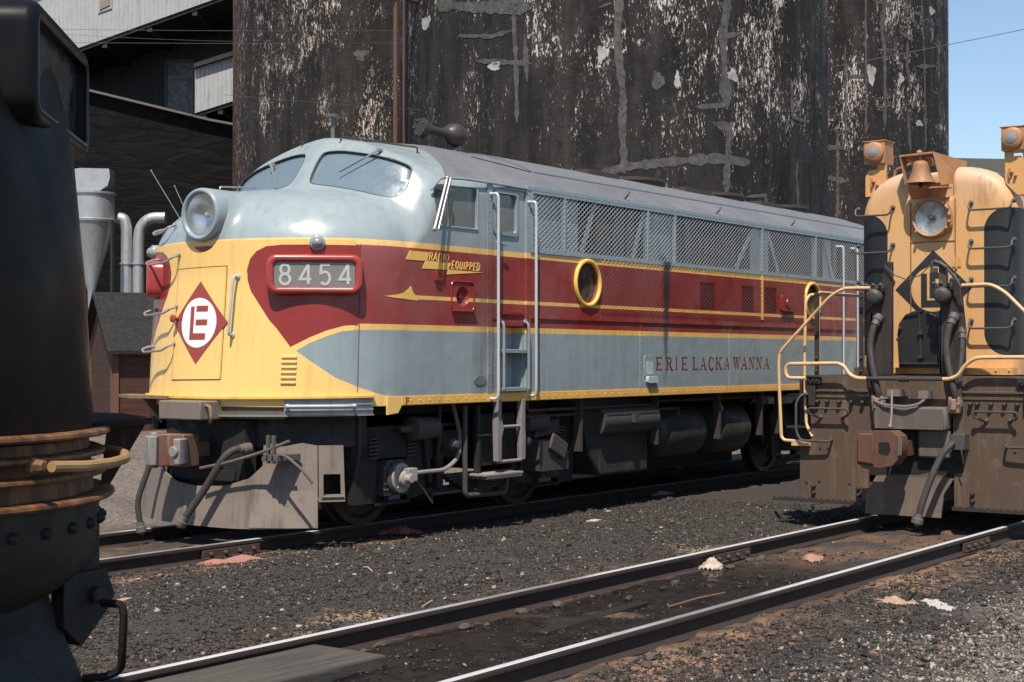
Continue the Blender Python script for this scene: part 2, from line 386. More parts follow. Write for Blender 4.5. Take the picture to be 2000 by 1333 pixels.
def silo(cx,cy,r,label,mat,strokes,blobs,seed):
    root=thing('silo',label,'silo',(cx,cy,-.2),'tall dark silos behind the locomotives')
    m=MB(); n=240; H_=27
    zs=[-.2,.5,4,8,12,16,20,24,26.6]; m.lathe((cx,cy,0),(0,0,1),[(z,r) for z in zs],n)
    m.build('shell',mat,root,smooth=50)
    m=MB(); m.lathe((cx,cy,26.6),(0,0,1),[(0,r+.12),(.35,r+.12),(.36,r-.1),(1.6,.6),(1.7,0.01)],64); m.build('roof',paint('dark_tar',(.05,.047,.045),.9,.3),root)
    rr=random.Random(seed)
    # strokes: (angle deg, z) polylines brushed over cracks; u = angle, v = height
    for k,(w_,pts) in enumerate(strokes):
        P=[];L=[];Rr=[]
        for i in range(len(pts)-1):
            (a0,z0),(a1,z1)=pts[i],pts[i+1]; ln=math.hypot((a1-a0)*R(1)*r,z1-z0); st=max(2,int(ln/.08))
            for j in range(st): t=j/st; P.append(((a0+(a1-a0)*t)*R(1)*r,z0+(z1-z0)*t))
        P.append((pts[-1][0]*R(1)*r,pts[-1][1])); ww=w_
        for i,(u,v) in enumerate(P):
            q=P[min(i+1,len(P)-1)];p=P[max(i-1,0)];dx,dz=q[0]-p[0],q[1]-p[1];l=math.hypot(dx,dz) or 1
            ww=w_*(.45+1.1*rr.random()**1.3)*.6+ww*.4; end=min(1,(min(i,len(P)-1-i)+.6)/3)
            L.append((u-dz/l*ww*end*.5,v+dx/l*ww*end*.5)); Rr.append((u+dz/l*ww*end*.5,v-dx/l*ww*end*.5))
        poly=L+Rr[::-1]; m=MB(); nP=len(P)
        def f(u,v,d): a=u/r; return (cx+(r+d)*math.cos(a),cy+(r+d)*math.sin(a),v)
        vs=[f(*p,.0045+.0004*k) for p in L]+[f(*p,.0045+.0004*k) for p in Rr]+[f(*p,-.02) for p in L]+[f(*p,-.02) for p in Rr]
        fs=[(i,i+1,nP+i+1,nP+i) for i in range(nP-1)]+[(i+1,i,2*nP+i,2*nP+i+1) for i in range(nP-1)]+[(nP+i,nP+i+1,3*nP+i+1,3*nP+i) for i in range(nP-1)]
        m.add(vs,fs); m.build('repair_patch',PATCHM,root,smooth=0)
    for k,(a,z,ra,rz,wh) in enumerate(blobs):
        m=MB(); n=22; pts=[]
        for i in range(n):
            t=2*math.pi*i/n; q=1+.42*(rr.random()-.5)+.2*math.sin(3*t+k)
            pts.append((a*R(1)*r+ra*q*math.cos(t),z+rz*q*math.sin(t)))
        m.prism(pts,lambda u,v,d:(cx+(r+d)*math.cos(u/r),cy+(r+d)*math.sin(u/r),v),(-.03,.007+.0006*k)); m.build('bare_patch',PATCHW if wh else PATCHM,root,smooth=0)
    return root

S2=[(0.15,[(213.8,9.14),(213.2,8.51),(213.5,7.97),(214.7,7.12),(214.3,6.64),(214.9,5.52)]),(0.1,[(209.0,8.99),(212.0,9.09)]),(0.22,[(240.6,9.26),(239.2,8.49),(239.6,7.63),(240.3,6.93)]),(0.13,[(237.5,8.42),(244.7,8.59)]),(0.17,[(232.2,6.94),(241.0,7.04)]),(0.16,[(236.1,6.64),(241.0,6.55),(240.3,5.9),(240.0,5.04)]),(0.21,[(209.0,5.53),(216.1,5.68),(228.3,5.81),(237.5,5.89),(247.0,5.85)]),(0.09,[(245.4,5.12),(251.9,5.18),(252.3,4.93)]),(0.09,[(261.8,7.78),(262.4,6.95),(270.8,6.92)]),(0.09,[(264.7,6.07),(264.2,5.67),(265.2,4.84)]),(0.11,[(188.0,9.28),(188.2,8.63),(188.7,7.97),(188.9,6.67)]),(0.1,[(171.2,8.7),(181.8,8.56),(187.6,8.63)]),(0.11,[(177.2,8.08),(192.9,7.89)]),(0.13,[(190.9,8.5),(191.6,7.52)]),(0.24,[(162.2,9.51),(177.2,9.24),(192.9,9.07)])]
S3=[(0.1,[(242.3,11.38),(241.1,10.54),(242.2,9.99),(242.2,7.92)]),(0.11,[(237.9,11.32),(245.8,11.25)]),(0.08,[(237.9,10.51),(241.9,10.55)]),(0.08,[(239.2,10.0),(246.8,10.06),(245.9,10.36)]),(0.07,[(235.2,10.91),(235.4,8.85),(235.1,7.74)]),(0.08,[(259.2,11.58),(260.6,9.9),(261.4,7.5)]),(0.14,[(255.1,11.17),(258.9,11.18)]),(0.1,[(247.2,11.01),(251.8,10.95),(250.8,10.8)]),(0.11,[(247.9,10.57),(255.0,10.4)]),(0.13,[(251.8,10.36),(251.7,9.66),(253.2,8.98)]),(0.11,[(251.7,8.54),(253.1,7.29)]),(0.07,[(265.7,10.47),(270.6,10.47),(271.0,9.39)]),(0.07,[(265.6,9.11),(270.9,9.1),(272.3,8.33)]),(0.07,[(266.2,8.19),(271.8,8.1),(272.3,7.82)]),(0.11,[(255.8,9.7),(267.5,9.85)]),(0.08,[(239.1,8.45),(244.6,8.52)]),(0.18,[(219.4,7.29),(226.6,7.33),(229.0,7.24)]),(0.16,[(219.4,6.54),(229.0,6.42)]),(0.08,[(225.8,7.85),(225.8,5.39)]),(0.07,[(228.3,10.05),(228.5,7.58)]),(0.08,[(229.1,9.23),(235.5,9.26)])]
B2=[(157.7,9.19,0.21,0.14,1),(209.6,8.03,0.1,0.18,1),(222.8,7.47,0.13,0.17,0),(227.4,7.48,0.07,0.17,1),(242.0,7.66,0.12,0.14,1),(182.6,7.92,0.15,0.09,1)]
B3=[(237.3,9.34,0.13,0.26,1),(265.7,11.37,0.17,0.11,1),(248.9,9.29,0.1,0.14,1),(257.6,8.15,0.16,0.08,1),(235.0,7.33,0.14,0.12,0)]

S2[0][1].insert(0,(214,12.5)); S2[2][1].insert(0,(239,13)); S2[10][1].insert(0,(188.5,12))
S3[0][1].insert(0,(242,15)); S3[5][1].insert(0,(259.5,16)); S3[4][1].insert(0,(236,14))
silo(34.75,28.59,5.1,'black peeling silo at the left of the three, with an orange-brown edge',silo_mat('silo_bitumen_west',3,1,1),[],[(205,9.6,.2,.14,0)],1)
silo(31.41,19.56,5.1,'black peeling silo in the middle, widest in view, with grey cement smears',silo_mat('silo_bitumen_middle',11,1),S2,B2,2)
silo(41.88,20.44,5.1,'black silo at the right of the three, with many pale patch lines beside the sky',silo_mat('silo_bitumen_east',23,.9),S3,B3,3)
# rusty pipe on the crease between two silos
root=thing('drain_pipe','thin rusty pipe standing in the crease between the left and middle silos','pipe',(26.13,21.91,-.2))
rp=paint('rust_pipe',(.11,.055,.036),.75,.5,.4)
MB().tube([(26.13,21.91,-.2),(26.13,21.91,16)],.05,10).build('pipe',rp,root)
MB().tube([(26.24,21.76,-.2),(26.24,21.76,16)],.022,8).build('conduit',rp,root)
for z in(2.4,6,9.72,13): m=MB(); m.box(25.95,27.0,21.84,21.98,z,z+.09); m.build('bracket',rp,root)
# view-facing axes of the far yard buildings (they stand square to each other, askew to the track)
E1=Vector((.5826,-.8128,0)); E2=Vector((.8128,.5826,0)); E3=Vector((0,0,1))
def far(u,d,z): return E1*u+E2*d+E3*z
def tarp_mat():
    g=NT('tar_paper'); sc=g.scaled((.5,.5,1.9)); n=g.noise(1.6,5,.62,sc,None,None,.8); n2=g.noise(4,5,.6)
    c=g.mix(g.rng(n,.35,.75),(.0022,.0022,.003),(.0095,.0092,.0095))
    return g.fin(c,g.rng(n2,.3,.7,.5,.8),0,g.bump(n,.35,.15),.10)
TARP=tarp_mat()
def corr(name,col,sc=22,d=.5):
    g=NT(name); wv=g.n('ShaderNodeTexWave'); mp=g.n('ShaderNodeMapping'); g.l(g.P,mp.inputs[0]); mp.inputs['Rotation'].default_value=(0,0,R(54.37)); g.l(mp.outputs[0],wv.inputs[0]); wv.inputs['Scale'].default_value=sc/6.28
    c=weather(g,col,d,(.10,.09,.085)); return g.fin(c,.6,0,g.bump(wv.outputs[0],.5,.03))
WHITE=corr('white_sheeting',(.36,.365,.37),14,.5); DARKSH=corr('dark_sheeting',(.022,.022,.024),20,.5)
DARK=paint('sooty_metal',(.018,.018,.019),.7,.4)
def wallp(m,poly,d0,d1): m.prism(poly,lambda u,v,w_:far(u,w_,v),(d0,d1))
# tar-papered lower building
root=thing('tarred_building','black tar-papered building with a pale ridge flashing, left of the silos','building',far(-12,49.5,-.2))
m=MB(); wallp(m,[(-22,-.2),(-7,-.2),(-7,8.85),(-9.7,9.35),(-13.5,10.3),(-22,12.0)],49.5,60); m.build('wall',TARP,root,smooth=0)
m=MB(); m.bar(far(-15,49.4,10.66),far(-9.7,49.4,9.36),.3,.07); m.bar(far(-9.7,49.4,9.36),far(-7,49.4,8.86),.3,.07); m.build('flashing',paint('pale_flashing',(.13,.115,.11),.8,.5),root)
# upper sooty house behind it
root=thing('head_house','tall sooty sheet-metal house between the two white galleries','building',far(-12,53.5,-.2))
m=MB(); wallp(m,[(-24,-.2),(-6.5,-.2),(-6.5,17),(-24,17)],53.4,62); m.build('wall',DARKSH,root,smooth=0)
m=MB(); 
for u0,u1,z0,z1 in((-12.1,-12.0,10.2,12.1),(-11.1,-11.0,10.2,12.1),(-12.1,-11.0,12.0,12.1)): wallp(m,[(u0,z0),(u1,z0),(u1,z1),(u0,z1)],53.33,53.41)
fr=m.build('window',paint('window_frame_grey',(.10,.095,.09),.7,.4),root,smooth=0)
m=MB(); wallp(m,[(-12.0,10.2),(-11.1,10.2),(-11.1,12.0),(-12.0,12.0)],53.37,53.405); m.build('pane',glass('sooty_glass',(.012,.012,.014),.3),fr,smooth=0)
def gallery(u0,z0,u1,z1,h,wd,label,wins=()):
    root=thing('conveyor_gallery',label,'gallery',far((u0+u1)/2,50.2,min(z0,z1)),'sloping conveyor galleries')
    m=MB(); wallp(m,[(u0,z0),(u1,z1),(u1,z1+h),(u0,z0+h)],50.2,50.2+wd); m.build('cladding',WHITE,root,smooth=0)
    m=MB(); wallp(m,[(u0,z0-.12),(u1,z1-.12),(u1,z1-.004),(u0,z0-.004)],50.25,50.15+wd); 
    for k in range(8):
        t=(k+.5)/8; u=u0+(u1-u0)*t; z=z0+(z1-z0)*t; wallp(m,[(u-.08,z-.28),(u+.08,z-.28),(u+.08,z-.125),(u-.08,z-.125)],50.28,50.12+wd)
    m.build('underframe',DARK,root,smooth=0)
    m=MB(); wallp(m,[(u0,z0+h+.003),(u1,z1+h+.003),(u1,z1+h+.15),(u0,z0+h+.15)],50.0,50.4+wd); m.build('roof',DARK,root,smooth=0)
    for a,b_ in wins:
        f=lambda u:z0+(z1-z0)*(u-u0)/(u1-u0)
        m=MB(); wallp(m,[(a,f(a)+.9),(b_,f(b_)+.9),(b_,f(b_)+2.05),(a,f(a)+2.05)],50.16,50.21); q=m.build('window',paint('window_frame_pale',(.34,.33,.31),.7,.5),root,smooth=0)
        m=MB(); c_=(a+b_)/2
        for z_ in(1.0,1.37,1.72): wallp(m,[(a+.06,f(a)+z_),(b_-.06,f(b_)+z_),(b_-.06,f(b_)+z_+.28),(a+.06,f(a)+z_+.28)],50.13,50.165)
        m.build('pane',glass('amber_glass',(.20,.17,.12),.4,.7),q,smooth=0)
gallery(-20,9.77,-8.2,14.02,2.35,3.6,'long white conveyor gallery sloping up behind the left silo, higher of the two',((-13.55,-13.1),))
gallery(-10.38,9.72,-6,11.12,1.45,3.2,'short white conveyor gallery touching the left edge of the silos, lower of the two')
# cyclone
GALV=paint('galvanised',(.42,.43,.44),.42,.45,0,.15,(.10,.09,.08),.55)
root=thing('dust_cyclone','galvanised dust cyclone with a tapering cone, left of the two ducts','dust cyclone',far(-12.05,44,-.2))
c=lambda z:far(-12.05,44,z)
m=MB(); m.lathe(c(0),(0,0,1),[(3.3,.10),(3.62,.11),(5.62,.66)],28); m.build('cone',GALV,root)
m=MB(); m.lathe(c(0),(0,0,1),[(5.6,.68),(5.66,.69),(5.68,.65),(6.36,.65),(6.38,.70),(6.44,.70),(6.46,.1)],28); m.build('drum',GALV,root)
m=MB(); m.prism([(-12.9,6.47),(-11.75,6.47),(-11.52,6.62),(-11.45,6.85),(-11.48,7.1),(-12.3,7.12),(-12.9,7.02)],lambda u,v,w_:far(u,w_,v),(43.7,44.3)); m.build('inlet_scroll',GALV,root)
m=MB(); m.tube([c(3.3),c(-.2)],.10,12); m.build('down_pipe',GALV,root)
for du in(-.75,.75):
    for dd in(-.6,.6): m=MB(); m.bar(far(-12.05+du,44+dd,-.2),far(-12.05+du,44+dd,5.62),.08,.08); m.build('support_leg',DARK,root)
for (u,label,pts) in((-11.3,'bent galvanised duct joined to the cyclone',[(-11.38,5.75),(-11.2,5.72),(-11.12,5.45),(-11.12,-.2)]),(-10.6,'bent galvanised duct standing alone, right of the cyclone',[(-10.0,5.75),(-10.45,5.75),(-10.72,5.5),(-10.78,5.1),(-10.78,-.2)])):
    root=thing('air_duct',label,'duct',far(u,44.3,-.2),'bent galvanised ducts'); MB().tube([far(a,44.3,z) for a,z in pts],.165,18,round_=.35).build('duct_pipe',GALV,root)
    for z in(4.4,2.6): m=MB(); m.lathe(far(pts[-1][0],44.3,z),(0,0,1),[(0,.165),(0,.195),(.05,.195),(.05,.165)],18,cap=False); m.build('joint_ring',GALV,root)
# shed, rotated about its near corner
ca,sa=math.cos(R(24)),math.sin(R(24))
SU=E1*ca+E2*sa; SV=E2*ca-E1*sa; SO=far(-9.98,38.6,0)
def sh(u,v,z): return SO+SU*u+SV*v+E3*z
BOARD=NT('brown_clapboard'); _x=BOARD.sep(); _s=BOARD.math('FRACT',BOARD.math('MULTIPLY',_x[2],5.2))
_c=BOARD.mix(BOARD.noise(2.5,5,.7,BOARD.scaled((.6,.6,5))),(.022,.010,.007),(.125,.052,.030)); _c=BOARD.mix(BOARD.rng(_s,.0,.14,.8,0),_c,(.010,.006,.005))
BOARDM=BOARD.fin(_c,.8,0,BOARD.bump(_s,.8,.03))
root=thing('wooden_shed','low brown clapboard shed with a dark tar-paper roof, behind the yellow nose','shed',tuple(sh(0,0,-.2)))
m=MB(); m.add([sh(0,0,-.2),sh(7,0,-.2),sh(7,0,1.94),sh(0,0,1.94),sh(0,4.4,-.2),sh(0,4.4,1.94),sh(0,2.2,3.3),sh(7,4.4,-.2),sh(7,4.4,1.94),sh(7,2.2,3.3)],[(0,1,2,3),(0,3,6,5,4),(1,7,8,9,2),(4,5,8,7)])
m.build('wall',BOARDM,root,smooth=0)
m=MB(); t=.09
for a,b_ in(((-.30,1.80),(2.2,3.36)),((4.70,1.80),(2.2,3.36))):
    vs=[sh(u,v,z+d) for d in(0,t) for u in(-.22,7.3) for (v,z) in(a,b_)]; m.add(vs,BF)
m.build('roof',paint('tar_roof',(.007,.0068,.0068),.85,.35,0,.3),root,smooth=0)
m=MB(); m.add(obox(sh(6.98,-.03,.86),.07,.035,1.06,(SU,SV,E3)),BF); m.build('corner_board',paint('brown_trim',(.13,.060,.036),.8,.4),root,smooth=0)
m=MB(); m.add(obox(sh(.02,-.03,.86),.07,.035,1.06,(SU,SV,E3)),BF); m.add(obox(sh(-.05,.07,.86),.035,.07,1.06,(SU,SV,E3)),BF); m.build('corner_board',paint('brown_trim',(.13,.060,.036),.8,.4),root,smooth=0)
m=MB(); 
for u0,u1,z0,z1 in((1.35,1.45,.15,1.25),(2.2,2.3,.15,1.25),(1.35,2.3,1.25,1.35),(1.35,2.3,.05,.15)): m.add([sh(u,v,z) for u in(u0,u1) for v in(-.05,.0) for z in(z0,z1)],BF)
wn=m.build('window',paint('brown_trim',(.2,.1,.06)),root,smooth=0)
m=MB(); m.add([sh(u,v,z) for u in(1.45,2.2) for v in(-.02,-.012) for z in(.15,1.25)],BF); m.build('pane',glass('sooty_glass',(.012,.012,.014),.3),wn,smooth=0)
# low building far right
root=thing('far_building','long dark building with a flat green-grey roof edge, far behind the orange locomotive','building',far(20,70,-.2))
m=MB(); wallp(m,[(14,-.2),(46,-.2),(46,9.9),(14,9.9)],70,84); m.build('wall',paint('dull_green_wall',(.055,.06,.052),.8,.4),root,smooth=0)
m=MB(); wallp(m,[(13.5,9.9),(46.5,9.9),(46.5,10.25),(19.5,10.8),(18.2,10.82),(15.5,10.35),(13.5,10.2)],69.6,84.4); m.build('roof',paint('dull_green_roof',(.10,.105,.095),.8,.4),root,smooth=0)
# wires
def wire(a,b_,sag,label,r=.005):
    a=Vector(a);b_=Vector(b_); n=18; pts=[a.lerp(b_,i/n)-E3*sag*4*(i/n)*(1-i/n) for i in range(n+1)]
    m=MB().tube(pts,r,5); return solo(m,'overhead_wire',paint('wire_grey',(.10,.10,.10),.6,.2),label,'wire','overhead wires')
wire(far(-20,33,9.05),(41.44,15.36,11.2),.35,'upper thin wire crossing in front of the silos high up')
wire(far(-20,33.3,8.8),(41.44,15.36,10.9),.35,'second thin wire just under the upper one across the silos')
wire(far(-6,32,7.2),(41.44,15.36,8.6),.35,'lowest thin wire sagging across the silos above the cab')
wire(far(8,38.5,9.0),far(30,36,13.6),.2,'single wire against the blue sky beside the right silo',.009)
wire(far(-20,48,12.4),far(-6.5,48,11.6),.2,'thin wire in front of the white gallery')
# ------------------------------------------------------------------ lettering helpers
def arcp(cx,cy,rx,ry,a0,a1,n=10): return [(cx+rx*math.cos(R(a0+(a1-a0)*i/n)),cy+ry*math.sin(R(a0+(a1-a0)*i/n))) for i in range(n+1)]
SG={'8':[arcp(.5,.26,.42,.26,0,360,20),arcp(.5,.76,.36,.24,0,360,20)],
'4':[[(.98,.26),(.02,.26),(.70,1.0)],[(.72,1.0),(.72,0)]],
'5':[[(.90,1.0),(.16,1.0),(.12,.56)]+arcp(.46,.32,.42,.32,125,-140,14)],
'R':[[(.1,0),(.1,1)],[(.1,1),(.5,1)]+arcp(.5,.76,.36,.24,90,-90,8)+[(.1,.52)],[(.5,.52),(.92,0)]],
'A':[[(0,0),(.5,1),(1,0)],[(.2,.34),(.8,.34)]],'D':[[(.1,0),(.1,1),(.45,1)]+arcp(.45,.5,.45,.5,90,-90,12)+[(.1,0)]],
'I':[[(.5,0),(.5,1)]],'O':[arcp(.5,.5,.42,.5,0,360,22)],'E':[[(.9,1),(.12,1),(.12,0),(.9,0)],[(.12,.52),(.78,.52)]],
'Q':[arcp(.5,.5,.42,.5,0,360,22),[(.55,.25),(.95,-.12)]],'U':[[(.1,1),(.1,.35)]+arcp(.5,.32,.4,.32,180,360,10)+[(.9,1)]],
'P':[[(.1,0),(.1,1),(.5,1)]+arcp(.5,.74,.36,.26,90,-90,8)+[(.1,.48)]]}
def stroke_char(m,ch,x0,y0,w_,h_,t,fn,th,shear=0):
    for k,line in enumerate(SG[ch]):
        P=[(x0+a*w_+b_*h_*shear,y0+b_*h_) for a,b_ in line]; L=[];Q=[]
        closed=math.hypot(P[0][0]-P[-1][0],P[0][1]-P[-1][1])<1e-6
        n=len(P)
        for i in range(n):
            a=P[(i-1)%(n-1)] if closed else P[max(i-1,0)]; b_=P[(i+1)%n if not closed else (i+1)%(n-1)] if (closed or i<n-1) else P[i]
            d0=(P[i][0]-a[0],P[i][1]-a[1]); d1=(b_[0]-P[i][0],b_[1]-P[i][1])
            def un(d):
                l=math.hypot(*d); return (d[0]/l,d[1]/l) if l>1e-9 else None
            u0,u1=un(d0),un(d1); u0=u0 or u1; u1=u1 or u0; tx,ty=u0[0]+u1[0],u0[1]+u1[1]; l=math.hypot(tx,ty) or 1; tx/=l;ty/=l
            c=max(.5,tx*u0[0]+ty*u0[1]); L.append((P[i][0]-ty*t/2/c,P[i][1]+tx*t/2/c)); Q.append((P[i][0]+ty*t/2/c,P[i][1]-tx*t/2/c))
        e=.0003*k*(1 if th[1]>0 else -1); vs=[fn(u,v,th[1]+e) for u,v in L]+[fn(u,v,th[1]+e) for u,v in Q]+[fn(u,v,th[0]) for u,v in L]+[fn(u,v,th[0]) for u,v in Q]
        fs=[]
        for i in range(n-1): fs+=[(i,i+1,n+i+1,n+i),(i+1,i,2*n+i,2*n+i+1),(n+i,n+i+1,3*n+i+1,3*n+i)]
        if not closed: fs+=[(0,n,3*n,2*n),(n-1,2*n-1,4*n-1,3*n-1)]
        m.add(vs,fs)
# thick-and-thin serif capitals: list of polygons in a unit box
def serif(ch):
    b=.11; T=.20; H_=.07  # serif height, stem width, hairline
    def st(x,w_=T): return [(x,0),(x+w_,0),(x+w_,1),(x,1)]
    def bar(x0,x1,y0,y1): return [(x0,y0),(x1,y0),(x1,y1),(x0,y1)]
    def sf(x,w_=T,top=True,bot=True,e=.11):
        r=[]
        if bot: r.append(bar(x-e,x+w_+e,0,H_))
        if top: r.append(bar(x-e,x+w_+e,1-H_,1))
        return r
    if ch=='E': return [st(.12)]+sf(.12)+[bar(.32,.88,1-H_,1),bar(.32,.88,0,H_),bar(.32,.66,.47,.47+H_),[(.80,1),(.88,1),(.88,.74)],[(.78,0),(.90,0),(.92,.27)],bar(.62,.68,.38,.63)]
    if ch=='I': return [st(.4)]+sf(.4)
    if ch=='L': return [st(.12)]+sf(.12)+[bar(.32,.88,0,H_),[(.76,0),(.88,0),(.90,.30)]]
    if ch=='R': 
        o_=arcp(.5,.745,.34,.255,90,-90,8); i_=arcp(.5,.745,.17,.185,90,-90,8)
        return [st(.12)]+sf(.12)+[bar(.32,.5,1-H_,1),bar(.32,.5,.49,.49+H_)]+[[o_[i],o_[i+1],i_[i+1],i_[i]] for i in range(8)]+[[(.44,.5),(.62,.5),(.98,0),(.76,0)],bar(.72,1.04,0,H_)]
    if ch=='A': return [[(.04,0),(.12,0),(.50,.96),(.44,1)],[(.44,1),(.58,1),(.98,0),(.74,0)],bar(.22,.72,.30,.30+H_),bar(-.06,.24,0,H_),bar(.64,1.08,0,H_)]
    if ch=='N': return [bar(.13,.20,0,1),bar(.80,.87,0,1),[(.10,1),(.32,1),(.87,0),(.76,0)],bar(0,.32,0,H_),bar(0,.28,1-H_,1),bar(.68,1.0,1-H_,1)]
    if ch=='W': return [[(.0,1),(.2,1),(.36,.0),(.28,0)],[(.28,0),(.36,0),(.56,1),(.48,1)],[(.42,1),(.62,1),(.78,0),(.70,0)],[(.70,0),(.78,0),(1.0,1),(.93,1)],bar(-.08,.28,1-H_,1),bar(.34,.68,1-H_,1),bar(.84,1.1,1-H_,1)]
    if ch=='K': return [st(.1)]+sf(.1)+[[(.3,.42),(.3,.50),(.80,1),(.9,1)],[(.42,.58),(.56,.68),(.98,0),(.74,0)],bar(.68,1.0,1-H_,1),bar(.66,1.06,0,H_)]
    if ch=='C':
        o_=arcp(.52,.5,.46,.52,48,312,18); i_=arcp(.56,.5,.30,.45,48,312,18)
        return [[o_[i],o_[i+1],i_[i+1],i_[i]] for i in range(18)]+[bar(.84,.90,.66,.98),bar(.84,.90,.04,.28)]
    if ch=='F': return [st(.12)]+sf(.12)+[bar(.32,.88,1-H_,1),bar(.32,.66,.47,.47+H_),[(.80,1),(.88,1),(.88,.74)],bar(.62,.68,.38,.63)]
def serif_text(m,items,h_,fn,th):
    for ch,x0,w_,y0 in items:
        for k,p in enumerate(serif(ch)): m.prism([(x0+a*w_,y0+b_*h_) for a,b_ in p],fn,(th[0],th[1]+(.00025 if th[1]>0 else -.00025)*k))
# ------------------------------------------------------------------ grey / maroon / yellow streamlined locomotive
LX=17.6; YC=T1Y; HB=1.52; XC=11.65; EN=2.1; SY=YC-HB
F7=thing('streamlined_locomotive','grey, maroon and yellow streamlined diesel locomotive numbered 8454, standing in front of the silos','locomotive',(LX,YC,0))
GREY=(.245,.300,.318); RED=(.245,.026,.022); YEL=(.79,.475,.135); ROOFG=(.135,.145,.158)
def Xf(z): return 10.33+.10*np.clip((z-1.3)/1.2,0,1)
def smin(a,b,k):
    h=np.clip(.5+.5*(b-a)/k,0,1); return b*(1-h)+a*h-k*h*(1-h)
def smax(a,b,k): return -smin(-a,-b,k)
def xwind(ya,z): return 11.70+(z-3.45)*.68+.14*np.sqrt(ya**2+.004)+.35*(ya/HB)**5
def f7_sdf(x,y,z):
    ya=np.abs(y-YC); yn=ya/HB; a=XC-Xf(z)
    xr=np.maximum(0,(XC-x)/a); r=(xr**EN+yn**EN)**(1/EN)
    T=3.38+np.clip(x-10.6,0,1.4)*.06; q=np.maximum(0,(z-2.62)/(T-2.62))
    hood=((r**2.5+q**2.5)**(1/2.5)-1)*1.2
    rr=np.sqrt((y-YC)**2+(z-3.10)**2); cyl=smax(rr-.262,np.abs(x-11.0)-.52,.05); hood=smin(hood,cyl,.16)
    wind=(xwind(ya,z)-x)*.80; qr=np.maximum(0,(z-3.42)/.64); roof=((yn**1.5+qr**1.5)**(1/1.5)-1)*1.1
    rb=smax(z-(3.585+.55*(1-np.minimum(yn,1.1)**1.7)),ya-HB,.03); wb=np.clip((x-12.25)/1.35,0,1); wb=wb*wb*(3-2*wb); roof=roof*(1-wb)+rb*wb
    cab=smax(smax(wind,roof,.10),2.5-z,.1)
    return np.maximum(smin(hood,cab,.09),ya-HB)
def surface_nets(f,lo,hi,st):
    ax=[np.arange(lo[i],hi[i]+st*.5,st) for i in range(3)]
    X,Y,Z=np.meshgrid(*ax,indexing='ij'); V=f(X,Y,Z); s=V<0
    c=np.zeros(tuple(n-1 for n in V.shape),int)
    for dx in(0,1):
        for dy in(0,1):
            for dz in(0,1): c+=s[dx:c.shape[0]+dx,dy:c.shape[1]+dy,dz:c.shape[2]+dz]
    act=(c>0)&(c<8); idx=-np.ones(c.shape,int); idx[act]=np.arange(act.sum())
    I=np.argwhere(act); P=np.array(lo)+(I+.5)*st; e=1e-3
    for it in range(6):
        v=f(*P.T); g=np.stack([(f(*(P+d).T)-f(*(P-d).T))/(2*e) for d in np.eye(3)*e],-1)
        stp=-(v/np.maximum((g**2).sum(1),.05))[:,None]*g; L=np.linalg.norm(stp,axis=1,keepdims=True); P=P+stp*np.minimum(1,st*.6/np.maximum(L,1e-9))
    F=[]
    for a in range(3):
        b,d=(a+1)%3,(a+2)%3; sl=[slice(None)]*3; sh_=[slice(None)]*3; sl[a]=slice(0,-1); sh_[a]=slice(1,None)
        for k in(b,d): sl[k]=slice(1,-1); sh_[k]=slice(1,-1)
        s0=s[tuple(sl)];s1=s[tuple(sh_)]; E_=np.argwhere(s0!=s1); sg=s0[tuple(E_.T)]
        E_=E_.copy(); E_[:,b]+=1; E_[:,d]+=1
        def cell(ob,od):
            q=E_.copy(); q[:,b]-=ob; q[:,d]-=od; return idx[tuple(q.T)]
        Q=np.stack([cell(1,1),cell(0,1),cell(0,0),cell(1,0)],-1)
        Q[~sg]=Q[~sg][:,::-1]; F.append(Q)
    F=np.concatenate(F); return P,F[(F>=0).all(1)]
